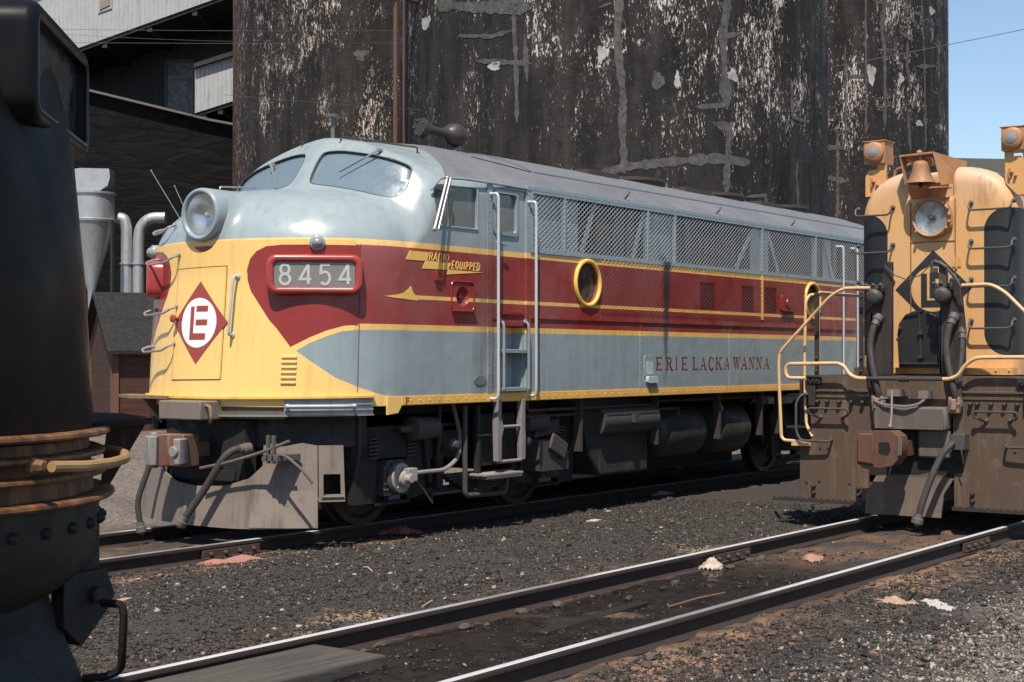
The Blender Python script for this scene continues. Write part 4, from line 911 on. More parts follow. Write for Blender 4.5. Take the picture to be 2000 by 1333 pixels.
# second fuel gauge box
m=MB(); m.prism(rrect(20.03,20.42,2.37,2.60,.03),side,(-.045,.01)); q=m.build('gauge_box',PR,F7,bevel=.005)
m=MB(); m.lathe((20.23,SY-.046,2.485),(0,-1,0),[(0,.075),(.012,.07),(.014,.03)],20); m.build('gauge_dial',PR,q)
# sill strip with rivets, seams
m=MB(); at(m,11.62,24.88,1.243,1.322,-.010,.01); m.bolts([(11.75+.15*i,SY-.010,1.284) for i in range(87)],(0,-1,0),.0085,.007,6); m.build('sill_strip',paint('sill_yellow',(.78,.45,.11),.4,.35,.35,.1,(.10,.05,.02)),F7)
m=MB(); serif_text(m,[('F',11.665,.07,1.252)],.062,side,(-.012,-.0125)); m.build('front_mark',BLK,F7,smooth=0)
m=MB(); m.prism([(11.40,1.325),(11.62,1.325),(11.62,1.24),(11.56,1.165),(11.40,1.150)],side,(-.006,.012)); m.build('corner_bracket',PY,F7)
for x in(16.17,18.50,20.9,23.1):
    m=MB(); at(m,x-.014,x+.014,1.328,2.13,-.005,.01); m.bolts([(x+.03,SY,1.38+.13*i) for i in range(6)],(0,-1,0),.008,.006,6); m.build('panel_seam',BODYM,F7)
m=MB(); at(m,13.83,23.4,2.135,2.165,-.014,.01); at(m,13.83,23.4,2.165,2.225,-.005,.01); m.bolts([(13.92+.14*i,SY-.005,2.195) for i in range(67)],(0,-1,0),.007,.005,5); m.build('belt_rail',BODYM,F7)
# portholes
for x,z in((14.97,2.57),(21.12,2.55)):
    m=MB(); m.tube([(x+.258*math.cos(2*math.pi*i/40),SY-.012,z+.258*math.sin(2*math.pi*i/40)) for i in range(40)],.025,10,closed=True,cap=False); q=m.build('porthole',paint('porthole_yellow',(.80,.50,.10),.35,.2),F7)
    m=MB(); m.lathe((x,SY+.035,z),(0,1,0),[(0,.234),(.012,.234)],40); m.build('porthole_glass',glass('dark_glass',(.035,.028,.020),.18,.5,.6),q)
# ---- side grilles
for z0,z1 in((2.862,2.912),(3.515,3.548)):
    m=MB(); at(m,13.83,23.4,z0,z1,-.012,.03); m.bolts([(13.92+.17*i,SY-.012,(z0+z1)/2) for i in range(55)],(0,-1,0),.007,.005,5); m.build('grille_frame',BODYM,F7)
mull=[13.85,14.50,16.35,17.02,19.48,21.25,23.33]
for x in mull:
    m=MB(); at(m,x-.018,x+.018,2.912,3.515,-.014,.03); m.build('grille_mullion',PG,F7)
KX=1.5
def screen(x0,x1,z0,z1,y,mat,par,name,p=.084,w_=.0088):
    """expanded diagonal wires"""
    m=MB(); h_=z1-z0
    for sg,yo,ww in((1,0,w_),(-1,.003,w_*.5)):  # light put into the shape: falling wires thinned to look less lit
        k=x0-h_*KX-p
        while k<x1+h_*KX+p:
            a=[k,z0] ; b_=[k+sg*h_*KX,z1]
            if sg<0: pass
            lo,hi=(a,b_)
            # clip to x range
            sl=(b_[0]-a[0])/h_
            def cl(P):
                if P[0]<x0: return [x0,z0+(x0-a[0])/sl]
                if P[0]>x1: return [x1,z0+(x1-a[0])/sl]
                return P
            A=cl(a);B2=cl(b_)
            if abs(A[1]-B2[1])>.01 and z0-.001<=A[1]<=z1+.001 and z0-.001<=B2[1]<=z1+.001 and not (a[0]<x0 and b_[0]<x0) and not (a[0]>x1 and b_[0]>x1):
                m.bar((A[0],y+yo,A[1]),(B2[0],y+yo,B2[1]),ww,.0025,(0,1,0))
            k+=p
    return m.build(name,mat,par,smooth=0)
# dark room behind the upper openings: pocket back is body grey, their unlit depth is painted as black plates with filters and braces on them
FILT=NT('intake_filter'); _f=FILT.voro(48); FILTM=FILT.fin(FILT.mix(FILT.rng(FILT.noise(5,4),.3,.7),(.020,.016,.013),(.070,.058,.050)),.9,0,FILT.bump(_f,1,.01))
INK=paint('opening_shade_black',(.005,.005,.005),.9,.2); RIB=paint('grey_rib',(.06,.063,.063),.6,.5)
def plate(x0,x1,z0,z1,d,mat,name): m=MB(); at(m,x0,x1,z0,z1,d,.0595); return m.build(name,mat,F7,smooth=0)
for x0,x1 in((14.87,16.33),(17.06,19.30),(19.75,21.22),(21.30,21.62),(21.95,23.3)): plate(x0,x1,2.906,3.534,.053,INK,'intake_shade_plate')
for x0,x1 in((17.50,18.95),(19.95,21.18),(15.25,15.55),(22.3,23.2)): plate(x0,x1,2.93,3.33,.048,FILTM,'intake_filter')
for x0,x1 in((15.62,15.86),(15.95,16.10),(17.36,17.48),(22.0,22.1)): plate(x0,x1,2.906,3.534,.042,RIB,'intake_rib')
for a,b_ in(((14.90,2.92),(15.20,3.52)),((16.05,2.92),(16.32,3.52)),((18.75,2.92),(19.28,3.52)),((20.05,2.92),(19.70,3.52)),((21.62,3.52),(21.95,2.92))):
    m=MB(); m.bar((a[0],SY+.032,a[1]),(b_[0],SY+.032,b_[1]),.07,.012,(0,1,0)); m.build('diagonal_brace',PG,F7,smooth=0)
plate(19.22,19.74,2.906,3.534,.030,PG,'truss_panel')
for a,b_ in zip(mull[:-1],mull[1:]): screen(a+.018,b_-.018,2.912,3.515,SY-.004,paint('screen_grey',(.40,.43,.44),.45,.4,.1,.05,(.12,.09,.06)),F7,'grille_screen')
# painted lower screens
screen(15.25,17.66,2.235,2.855,SY-.016,BODYM,F7,'lower_screen',.088,.0088); screen(17.68,19.44,2.235,2.855,SY-.016,BODYM,F7,'lower_screen',.088,.0088); screen(19.48,20.86,2.235,2.855,SY-.016,BODYM,F7,'lower_screen',.088,.0088)
m=MB(); at(m,19.44,19.48,2.235,2.86,-.018,.01); m.build('screen_post',PY,F7,smooth=0)
DKO=paint('side_shade_black',(.012,.011,.011),.9,.2)
for a,b_ in((17.69,18.11),(18.86,19.24),(19.56,19.95)): m=MB(); at(m,a,b_,2.336,2.699,.012,.029); m.build('side_shade_plate',DKO,F7,smooth=0)  # black plates paint in the unlit depth of the lower openings
# ---- lettering
WIN=[('E',16.539,.169),('R',16.79,.165),('I',17.00,.115),('E',17.186,.168),('L',17.476,.165),('A',17.688,.155),('C',17.894,.16),('K',18.10,.175),('A',18.352,.155),('W',18.61,.175),('A',18.845,.165),('N',19.065,.172),('N',19.29,.175),('A',19.530,.16)]
m=MB(); serif_text(m,[(c,x,w_,1.553) for c,x,w_ in WIN],.162,side,(.004,-.002)); m.build('side_lettering',paint('lettering_maroon',(.17,.035,.028),.45,.3),F7,smooth=0)
# lightning flash and its words
SYL=paint('signal_yellow',(.82,.50,.12),.38,.15)
m=MB()
for pl in([(11.744,2.764),(12.053,2.762),(12.000,2.674),(11.678,2.674)],[(11.992,2.678),(12.409,2.673),(12.352,2.601),(11.935,2.596)],[(12.368,2.612),(12.385,2.602),(12.972,2.602),(12.321,2.553)]):
    q=[(u,v) for u,v in pl]; m.prism(q,side,(.006,-.0035))
m.prism([(12.035,2.735),(12.053,2.762),(11.99,2.672),(11.935,2.596),(11.96,2.596),(12.012,2.676)],side,(.006,-.0037)); m.build('lightning_flash',SYL,F7,smooth=0)
m=MB(); x=12.045
for ch,w_ in zip('RADIO',(.052,.056,.052,.02,.052)): stroke_char(m,ch,x,2.684,w_,.077,.0125,side,(.006,-.0035),.22); x+=w_+.020
x=12.412
for ch,w_ in zip('EQUIPPED',(.042,.052,.048,.02,.046,.046,.042,.048)): stroke_char(m,ch,x,2.617,w_,.077,.0125,side,(.006,-.0035),.22); x+=w_+.019
m.build('flash_lettering',SYL,F7,smooth=0)
AR=[(11.46,2.303),(11.585,2.322),(11.65,2.343),(11.717,2.380),(11.763,2.414),(11.776,2.380),(11.80,2.345),(11.835,2.322),(11.87,2.3165),(11.87,2.2725),(11.84,2.2725),(11.585,2.288)]
shell([[(90+(x-XC)*60,z) for x,z in AR]],nose,-.004,.0035,.04,1/60).build('stripe_arrowhead',SYL,F7,smooth=30)
# ---- roof
def roofz(y):  # height of the rear roof at offset y
    return 3.585+.55*(1-(abs(y)/HB)**1.7)
m=MB(); ys=[-1.06+.06625*i for i in range(33)]
def hatch(x0,x1,name):
    m=MB(); n=len(ys); top=[(YC+y,roofz(y)+.018) for y in ys]; bot=[(YC+y,roofz(y)-.03) for y in ys]
    vs=[(x,a,b_) for x in(x0,x1) for a,b_ in top+bot]; N=2*n
    fs=[(i,i+1,N+i+1,N+i) for i in range(n-1)]+[(i+n,i+n+1,N+i+n+1,N+i+n) for i in range(n-1)]+[(0,n,N+n,N),(n-1,2*n-1,N+2*n-1,N+n-1)]
    for b0 in(0,N): fs+=[(b0+i,b0+i+1,b0+n+i+1,b0+n+i) for i in range(n-1)]
    m.add(vs,fs)
    for yy in(-1.03,1.03): m.bolts([(x0+.08+.155*i,YC+yy,roofz(yy)+.016) for i in range(int((x1-x0-.1)/.155))],(0,1 if yy>0 else -1,1),.011,.008,6)
    return m.build(name,paint('roof_grey',(.15,.16,.172),.5,.5,.25,.2,(.13,.10,.08)),F7,smooth=40)
for a,b_ in((14.55,16.9),(16.93,19.6),(19.63,22.4),(22.43,24.5)): hatch(a,b_,'roof_hatch')
m=MB(); m.tube([(13.62,YC,4),(13.8,YC,4)],.006,5)
m=MB(); m.tube([(13.7+.09*i,YC-(.80+.028*i),roofz(.80+.028*i)+.004) for i in range(10)],.006,5); m.build('roof_seam',DARKI,F7)
ROOFD=paint('sooty_roof_iron',(.045,.036,.032),.75,.5,.5,.3)
for x in(18.25,20.65,22.95):
    m=MB(); m.lathe((x,YC,3.915),(0,0,1),[(0,.56),(.20,.56),(.205,.58),(.25,.58),(.255,.53),(.18,.51)],36,cap=False); f=m.build('roof_fan',ROOFD,F7)
    m=MB()
    for k in range(8): m.bar((x,YC,4.145),(x+.53*math.cos(k*math.pi/4),YC+.53*math.sin(k*math.pi/4),4.145),.012,.012)
    for r in(.2,.38,.5): m.tube([(x+r*math.cos(i*math.pi/12),YC+r*math.sin(i*math.pi/12),4.15) for i in range(24)],.006,5,closed=True,cap=False)
    m.lathe((x,YC,3.95),(0,0,1),[(0,.12),(.12,.11),(.13,.01)],16); m.build('fan_guard',ROOFD,f)
for x in(16.9,19.45,21.8):
    m=MB(); m.prism(rrect(x-.42,x+.42,YC-.55,YC+.55,.08),lambda u,v,d:(u,v,d),(3.9,4.118)); m.build('roof_exhaust_box',ROOFD,F7,bevel=.02)
for x in(15.95,18.3,20.6):
    m=MB(); m.tube([(x,SY+.10,3.62),(x,SY+.04,3.68),(x+.03,SY+.04,3.72)],.012,6); m.ball((x,SY+.10,3.625),.024,8); m.build('lifting_eye',DARKI,F7)
# horn with a bolted flange and a round chamber
HORN=paint('horn_iron',(.040,.034,.034),.4,.3,.35,.15); x=13.95
m=MB(); m.lathe((x-.22,YC-.02,4.36),(1,-.12,-.05),[(0,.10),(.06,.115),(.09,.10),(.12,.055),(.30,.048),(.42,.055),(.46,.08),(.50,.125),(.60,.145),(.70,.11),(.735,.001)],24); m.bolts([(x-.215,YC-.02+.08*math.cos(a),4.36+.08*math.sin(a)) for a in(0,1.26,2.5,3.77,5.0)],(-1,.12,0),.018,.02,6); h=m.build('air_horn',HORN,F7,smooth=45)
m=MB(); m.cyl((x-.12,YC,4.05),(x-.12,YC,4.32),.05,12); m.cyl((x+.30,YC-.05,4.05),(x+.30,YC-.05,4.28),.04,12); m.box(x-.2,x+.4,YC-.12,YC+.08,4.05,4.14); m.build('horn_bracket',HORN,h)
m=MB(); m.cyl((12.29,YC,4.0),(12.29,YC,4.29),.022,10); m.lathe((12.29,YC,4.285),(0,0,1),[(0,.02),(.005,.085),(.025,.09),(.035,.05),(.04,.001)],18); m.build('roof_antenna',paint('antenna_grey',(.13,.13,.13),.5,.4),F7)
m=MB(); m.lathe((13.0,YC+.35,4.0),(0,0,1),[(0,.09),(.12,.09),(.16,.05),(.165,.001)],16); m.build('roof_vent',ROOFD,F7)
# ---- nose hardware
m=MB(); m.tube([nose(15.6,2.485,.0),nose(15.6,2.485,.075),nose(15.4,2.42,.08),nose(14.9,1.98,.08),nose(14.8,1.925,.075),nose(14.8,1.925,0)],.0135,8,round_=.02)
m.lathe(nose(15.6,2.485,-.01),(Vector(nose(15.6,2.485,1))-Vector(nose(15.6,2.485,0))),[(0,.03),(.03,.028),(.035,.01)],10); m.lathe(nose(14.8,1.925,-.01),(Vector(nose(15.6,2.485,1))-Vector(nose(15.6,2.485,0))),[(0,.03),(.03,.028),(.035,.01)],10); m.build('nose_hand_rail',paint('pale_hand_rail',(.44,.47,.50)),F7)
for z in(2.70,2.19,1.82,3.02):
    t0,t1=(-13,-34) if z<3 else (-24,-40); o=0 if z<3 else -.10
    m=MB(); m.tube([nose(t0,z+.02,o),nose(t0,z,o+.085),nose(t0-3,z-.045,.11+o),nose(t1+3,z-.06,.13+o),nose(t1,z-.03,.13+o),nose(t1,z,.05+o),nose(t1,z,o)],.0115,8,round_=.03)
    m.ball(nose(t0,z+.025,o+.015),.024,8); m.ball(nose(t1,z,o+.01),.022,8); m.build('nose_grab_iron',STEEL,F7)
m=MB(); m.lathe(nose(-12,2.09,-.005),(-1,0,.0),[(0,.03),(.05,.016),(.07,.016),(.075,.035),(.09,.04),(.10,.02)],12); m.build('nose_door_knob',paint('emblem_red',(.3,.05,.038)),F7)
# ledge and step box under the yellow
LED=[(t,z) for t,z in((-74,1.312),(9,1.308),(73.8,1.322),(73.8,1.342),(9,1.330),(-74,1.336))]
q=shell([LED],nose,-.05,.045,.06); q.build('nose_ledge',paint('ledge_yellow',(.72,.40,.08),.45,.5,.5,.1,(.09,.045,.02)),F7,smooth=30)
q=shell([[(-74,1.12),(37,1.12),(37,1.308),(-74,1.308)]],nose,-.10,-.02,.06); q.build('nose_skirt',paint('skirt_brown_grey',(.10,.088,.070),.6,.4,.2),F7,smooth=30)
m=MB()
q=shell([[(8,1.140),(73.6,1.150),(73.6,1.166),(8,1.158)]],nose,-.03,.028,.06); m.add(q.v,q.f)
m.build('skirt_flange',paint('ledge_grey',(.20,.19,.17),.5,.5,.3),F7,smooth=30)
m=MB(); q=shell([[(37,1.160),(73.6,1.168),(73.6,1.322),(37,1.312)]],nose,-.06,.004,.06); m.add(q.v,q.f)
for z in(1.205,1.258,1.308): q=shell([[(37.2,z-.004),(73.4,z),(73.4,z+.010),(37.2,z+.006)]],nose,-.03,.026,.06); m.add(q.v,q.f)
m.build('step_box',paint('step_box_grey',(.27,.29,.30),.4,.45,.2),F7,smooth=30)
m=MB(); m.tube([nose(38,1.245,.0)]+[nose(t,1.245,.085) for t in(39,45,50,55,60,64)]+[nose(65,1.245,0)],.0135,8); m.ball(nose(38.6,1.245,.06),.024,8); m.ball(nose(64.3,1.245,.06),.024,8); m.build('step_grab_iron',paint('pale_hand_rail',(.44,.47,.50)),F7)
m=MB(); m.prism([(10.42,11.55),(10.36,12.05),(10.66,12.55),(10.85,12.55),(10.7,11.6)],lambda u,v,d:(u-.12,v,d),(1.30,1.33)); m.prism([(10.30,1.30),(10.55,1.30),(10.55,1.05)],lambda u,v,d:(u,11.9+d,v),(0,.03)); m.build('far_step_wing',paint('wing_brown',(.20,.13,.07),.6,.5,.5),F7)
m=MB(); m.box(10.09,10.40,10.86,11.44,1.112,1.292); m.build('buffer_box',paint('buffer_grey',(.17,.145,.12),.6,.6,.7,.2,(.13,.06,.03)),F7,bevel=.014,seg=3)
m=MB(); m.tube([(10.16,10.86,1.25),(10.16,10.80,1.24),(10.16,10.78,1.12),(10.2,10.84,1.09)],.018,8,round_=.03); m.build('buffer_pin',paint('wing_brown',(.2,.13,.07)),F7)

for s_ in(1,-1):
    m=MB(); m.tube([nose(s_*66.5,z,.004) for z in(1.375,1.7,2.0,2.4,2.8)],.004,5); m.build('nose_seam',paint('dark_seam',(.10,.08,.07),.6,.3),F7)  # thin dark line along the nose seam
# ---- pilot, coupler, hoses
PIL=paint('pilot_dust',(.185,.150,.125),.75,.8,.35,.5,(.055,.042,.034),0,0,.45)
op=[(-17,.87),(-19,.70),(-16,.58),(-8,.50),(2,.47),(14,.48),(24,.56),(29,.68),(29,.87)]
out=[(-42,.12),(-20,.105),(0,.095),(20,.085),(50,.095),(50,.34),(50,.87),(44,.895),(36,.86),(33,.90),(29,.87)]+op[::-1][1:]+[(-30,.88),(-42,.86)]
def pil(t,z,o): 
    p=nose(t,z,o); k=.10*(.9-z)/.8; q=nose(t,z,o+k); return q
shell([out],pil,-.02,.0,.05).build('pilot_plate',PIL,F7,smooth=30)
shell([[(25,.10),(49.8,.10),(49.8,.44),(25,.46)]],pil,.0,.008,.06).build('pilot_patch_plate',paint('pilot_dust_light',(.215,.175,.145),.75,.9,.4,.5,(.065,.05,.04),0,0,.45),F7,smooth=30)
shell([[(50.4,.34),(60.5,.34),(60.5,.87),(50.4,.87)],[(52.2,.40),(59,.40),(59,.60),(52.2,.60)]],pil,-.02,.0,.05).build('pilot_step_plate',PIL,F7,smooth=30)
m=MB(); q=shell([[(51.5,.385),(60,.385),(60,.400),(51.5,.400)]],pil,-.12,.02,.05); m.add(q.v,q.f); m.build('pilot_step',paint('ledge_grey',(.2,.19,.17)),F7,smooth=0)
shell([[(-60,.84),(76,.84),(76,1.14),(-60,1.14)]],nose,-.22,-.19,.08).build('apron',paint('apron_black',(.020,.019,.018),.7,.5,.1),F7,smooth=30)
m=MB(); m.bolts([nose(t,1.085,-.19) for t in range(20,72,6)],(-.7,-.7,0),.016,.02,6); m.build('apron_bolts',DARKI,F7)
m=MB(); m.box(10.45,10.6,YC-.55,YC+.55,.45,1.1); m.box(10.40,10.46,YC-.45,YC+.45,.52,.62); m.build('coupler_pocket',BLK,F7)
RUSTC=paint('coupler_rust',(.16,.085,.055),.6,.6,.8,.45,(.05,.035,.03)); CAST=paint('coupler_cast',(.22,.21,.20),.6,.5,.3,.5)
def coupler(par,xf,yc,z,sx,m1,m2,s=1.0):
    """knuckle coupler whose head points along sx; yc is its centre line"""
    f=lambda u,v,d:(xf+sx*(-u)*s,yc+v*s,z+d*s)
    m=MB(); m.prism([(.30,-.07),(1.0,-.07),(1.0,.07),(.30,.07)],f,(-.07,.07)); m.prism([(.10,-.16),(.34,-.12),(.34,.13),(.22,.20),(.05,.22),(-.02,.10),(.10,.05),(.12,-.05)],f,(-.155,.155)); c=m.build('coupler',m1,par,bevel=.012,smooth=40)
    m=MB(); m.prism([(.06,.22),(-.03,.22),(-.09,.17),(-.10,.10),(-.04,.06),(.02,.09),(.05,.16)],f,(-.14,.14)); m.lathe(f(.03,.17,-.17),(0,0,1),[(0,.035),(.34*s,.035)],12); m.build('knuckle',m2,c,bevel=.01,smooth=40)
    m=MB(); m.prism([(.16,-.16),(.04,-.24),(-.03,-.25),(-.06,-.20),(.0,-.13),(.10,-.08)],f,(-.12,.12)); m.lathe(f(-.02,-.19,-.0),(-sx,0,0),[(-.05,.055),(.02,.055),(.035,.04),(.036,.001)],14); m.build('guard_arm',m2,c,bevel=.01,smooth=40)
    return c
coupler(F7,9.93,YC,.82,-1,RUSTC,CAST,1.0)
RUB=paint('hose_rubber',(.035,.030,.027),.7,.5,0,.25,(.09,.07,.055)); FIT=paint('hose_fitting',(.10,.085,.075),.6,.5,.4,.3)
def hose(par,pts,r=.024,name='brake_hose',fit=True,rd=.12):
    m=MB(); m.tube(pts,r,10,round_=rd); h=m.build(name,RUB,par)
    if fit:
        m=MB(); a=Vector(pts[-2]);b_=Vector(pts[-1]); d=(b_-a).normalized(); m.lathe(b_-d*.05,d,[(0,r*1.25),(.04,r*1.3),(.05,r*1.7),(.10,r*1.7),(.11,r*.9),(.13,r*.5)],12); m.build('hose_end',FIT,h); m=MB()
        a=Vector(pts[1]);b_=Vector(pts[0]); d=(b_-a).normalized(); m.lathe(b_-d*.08,d,[(0,r*1.25),(.05,r*1.3),(.06,r*1.6),(.12,r*1.6)],12); m.build('hose_end',FIT,h)
    return h
hose(F7,[(10.40,10.56,.84),(10.27,10.60,.84),(10.20,10.66,.76),(10.12,10.86,.42),(10.02,11.02,.16)],.036)
hose(F7,[(10.32,11.60,.80),(10.22,11.62,.78),(10.18,11.66,.66),(10.08,11.74,.30),(10.10,11.70,.05)],.030)
m=MB(); m.tube([(10.13,10.90,.655),(10.20,10.58,.72),(10.30,10.22,.83),(10.38,9.98,.93)],.016,8,round_=.1); m.tube([(10.36,10.13,.80),(10.33,9.98,.80),(10.38,9.80,.66),(10.42,9.72,.55)],.015,8,round_=.08)
q=m.build('uncoupling_rod',FIT,F7)
m=MB(); 
for y in(10.12,10.19): m.box(10.30,10.34,y-.012,y+.012,.72,.98)
m.box(10.30,10.62,10.06,10.26,.74,.80); m.build('rod_bracket',DUST,q,bevel=.004)
# ---- trucks
WH=paint('wheel_steel',(.026,.023,.021),.6,.5,.3,.2); TRK=paint('truck_frame',(.013,.012,.011),.72,.5,.12,.35,(.05,.042,.036)); AXB=paint('axle_box',(.050,.044,.039),.7,.5,.1,.4)
def truck(cx):
    for k,ax_ in enumerate((cx-1.37,cx+1.37)):
        m=MB(); m.cyl((ax_,YC-.72,.508),(ax_,YC+.72,.508),.085,14)
        for s in(-1,1): m.lathe((ax_,YC+s*.66,.508),(0,s,0),[(0,.535),(.03,.53),(.035,.509),(.14,.505),(.142,.44),(.10,.41),(.10,.17),(.16,.14),(.16,.001)],40)
        m.build('wheelset',WH,F7,smooth=30)
    for s in(-1,1):
        y=YC+s*1.16; f=lambda u,v,d:(cx+u,y+d*s,v)
        m=MB(); m.prism([(-1.98,.86),(-1.80,1.02),(-.8,1.02),(-.62,.94),(.62,.94),(.8,1.02),(1.80,1.02),(1.98,.86),(1.92,.26),(1.62,.26),(1.60,.70),(1.14,.70),(1.12,.26),(.86,.30),(.74,.66),(-.74,.66),(-.86,.30),(-1.12,.26),(-1.14,.70),(-1.60,.70),(-1.62,.26),(-1.92,.26)],f,(-.06,.04)); m.box(cx-1.95,cx+1.95,y+s*.04-.012,y+s*.04+.012+.03*s,.985,1.02); fr=m.build('truck_side_frame',TRK,F7,bevel=.015)
        for ax_ in(-1.37,1.37): m=MB(); m.prism([(ax_-.26,.235),(ax_+.26,.235),(ax_+.26,.262),(ax_-.26,.262)],f,(-.05,.06)); m.build('pedestal_tie',TRK,fr)
        for ax_ in(-1.37,1.37):
            m=MB(); m.prism([(ax_-.19,.33),(ax_+.19,.33),(ax_+.19,.60),(ax_+.12,.68),(ax_-.12,.68),(ax_-.19,.60)],f,(-.08,.10)); 
            for zz in(.38,.44,.58): m.prism([(ax_-.20,zz),(ax_+.20,zz),(ax_+.20,zz+.02),(ax_-.20,zz+.02)],f,(.10,.112))
            m.lathe((cx+ax_,y+s*.10,.50),(0,s,0),[(0,.165),(.03,.16),(.045,.14),(.06,.08),(.062,.001)],24); q=m.build('journal_box',AXB,fr,bevel=.012)
            m=MB(); m.bolts([(cx+ax_+.12*math.cos(a),y+s*.145,.50+.12*math.sin(a)) for a in(.78,2.36,3.93,5.5)],(0,s,0),.016,.02,6); m.build('cover_bolts',DARKI,q)
        # outside spring package, hangers and brake gear
        m=MB()
        for k in range(7): w_=.62-.07*k; m.prism([(-w_,.46-.032*k),(w_,.46-.032*k),(w_,.486-.032*k),(-w_,.486-.032*k)],f,(.02,.14))
        m.build('leaf_spring',DARKI,fr)
        for ax_ in(-.66,.66): m=MB(); m.prism([(ax_-.05,.34),(ax_+.05,.34),(ax_+.05,1.0),(ax_-.05,1.0)],f,(.045,.10)); m.build('swing_hanger',TRK,fr,bevel=.01)
        for ax_ in(-1.12,1.12):
            m=MB(); m.lathe((cx+ax_-.17*np.sign(ax_),y+s*.12,.985),(np.sign(ax_),0,0),[(-.16,.03),(-.15,.11),(.20,.125),(.22,.12),(.24,.05),(.40,.03)],20); m.bolts([(cx+ax_+.06*np.sign(ax_),y+s*.12+.10*math.cos(a),.985+.10*math.sin(a)) for a in(0,2.1,4.2)],(np.sign(ax_),0,0),.016,.02,6); m.build('brake_cylinder',paint('brake_cylinder_grey',(.055,.048,.043),.6,.5,.1,.25),fr)
            m=MB(); m.prism([(ax_*.72-.03,.42),(ax_*.72+.03,.42),(ax_*.8+.03,.95),(ax_*.8-.03,.95)],f,(.05,.09)); m.build('brake_lever',TRK,fr)
        m=MB(); m.prism([(-.86,.30),(.86,.30),(.86,.36),(-.86,.36)],f,(-.03,.05)); m.build('spring_plank',TRK,fr,bevel=.008)
    for a,b_ in((-.35,.35),(-1.9,-1.7),(1.7,1.9)): m=MB(); m.box(cx+a,cx+b_,YC-1.1,YC+1.1,.62,.91); m.build('truck_bolster' if a==-.35 else 'end_transom',BLK,F7)
truck(13.22); truck(22.36)
# inner guts seen between the wheels
m=MB(); m.box(10.9,24.6,YC-1.0,YC+1.0,1.12,1.236); m.build('underframe',BLK,F7)
m=MB(); m.box(11.0,24.8,YC+1.30,YC+1.42,.95,1.24); m.box(16.7,20.3,YC+.9,YC+1.40,.22,1.24); m.box(20.4,24.6,YC+.9,YC+1.3,.30,1.0); m.build('far_side_gear',BLK,F7)
# speed recorder cable at the first axle
yj=YC-1.16-.10
m=MB(); m.lathe((11.87,yj-.04,.50),(0,-1,0),[(0,.15),(.02,.15),(.03,.09),(.08,.085),(.10,.05),(.15,.045)],20); m.bolts([(11.87+.12*math.cos(a),yj-.06,.50+.12*math.sin(a)) for a in(.4,1.6,2.8,4.0,5.2)],(0,-1,0),.016,.02,6); m.box(11.84,11.98,yj-.17,yj-.06,.47,.60); q=m.build('axle_drive',paint('dusty_fitting',(.30,.265,.24),.7,.4,.1,.4),F7,bevel=.006)
m=MB(); m.tube([(11.95,yj-.12,.545),(12.15,yj-.14,.55),(12.45,yj-.15,.55),(12.70,yj-.13,.66),(12.80,yj-.08,.86),(12.84,yj-.0,1.05),(12.84,yj+.06,1.24)],.022,10,round_=.1); m.build('drive_cable',paint('dusty_cable',(.21,.18,.165),.8,.4,0,.2),q)
# crossing stirrup with a slatted plank, equipment at the second axle
m=MB(); m.tube([(12.80,SY+.12,1.20),(12.80,SY+.12,.26),(13.52,SY+.12,.24),(13.56,SY+.12,.46)],.028,8,round_=.06); m.tube([(12.0,SY+.2,.50),(12.1,SY+.16,.42),(12.30,SY+.16,.22)],.014,6,round_=.05); q=m.build('stirrup',paint('stirrup_iron',(.055,.05,.046),.7,.5,.1,.3),F7)
PLK=paint('weathered_plank',(.24,.22,.20),.8,.4,0,.5)
for k in range(5):
    m=MB(); y0=SY-.05+.055*k; m.box(12.93,13.62,y0,y0+.047,.455,.478); m.build('plank_slat',PLK,q,bevel=.003)
m=MB(); m.box(12.95,13.60,SY-.05,SY+.22,.425,.453); m.build('plank_frame',DUST,q)
m=MB(); m.prism([(14.18,.42),(14.78,.42),(14.78,.62),(14.62,.78),(14.18,.78)],lambda u,v,d:(u,SY+.12+d,v),(0,.3)); m.add(obox((14.52,SY+.10,.70),.17,.02,.10,(Vector((.9,0,-.43)),Vector((0,1,0)),Vector((.43,0,.9)))),BF); m.prism([(14.22,.80),(14.72,.84),(14.70,1.02),(14.30,.98)],lambda u,v,d:(u,SY+.2+d,v),(0,.2)); m.build('equipment_box',AXB,F7,bevel=.02)
m=MB(); m.box(13.10,13.75,SY+.16,SY+.26,.55,1.1); m.box(13.0,13.05,SY+.10,SY+.16,.3,1.2); m.tube([(12.95,SY+.1,.88),(13.2,SY+.08,.88),(13.3,SY+.08,.80),(13.3,SY+.08,.62)],.012,6,round_=.03); m.build('bolster_hanger',TRK,F7,bevel=.01)
# ---- tanks under the middle
TNK=paint('tank_black',(.024,.023,.022),.55,.45,.05,.2,(.10,.085,.07))
m=MB(); m.prism([(15.50,.30),(15.28,.55),(15.18,.85),(15.02,1.10),(14.85,1.235),(16.62,1.235),(16.62,.30)],lambda u,v,d:(u,SY+.16+d,v),(0,2.7)); m.build('fuel_tank',TNK,F7,bevel=.03,seg=3,smooth=40)
m=MB(); m.lathe((15.42,SY+.20,.95),(1,0,0),[(0,.01),(.001,.175),(1.28,.175),(1.281,.01)],28); m.box(15.45,16.68,SY+.03,SY+.3,1.02,1.05); m.box(16.02,16.10,SY-.02,SY+.04,.92,1.02); m.build('battery_box',paint('battery_box_grey',(.05,.047,.044),.6,.5,.05,.2),F7,smooth=40)
for x0,x1,r in((17.0,18.25,.34),(18.45,19.5,.36)):
    m=MB(); L=x1-x0; m.lathe((x0,SY+.46,.74),(1,0,0),[(0,.001),(.03,r*.55),(.09,r*.9),(.16,r),(L-.16,r),(L-.09,r*.9),(L-.03,r*.55),(L,.001)],32); m.build('air_tank',TNK,F7,smooth=50)
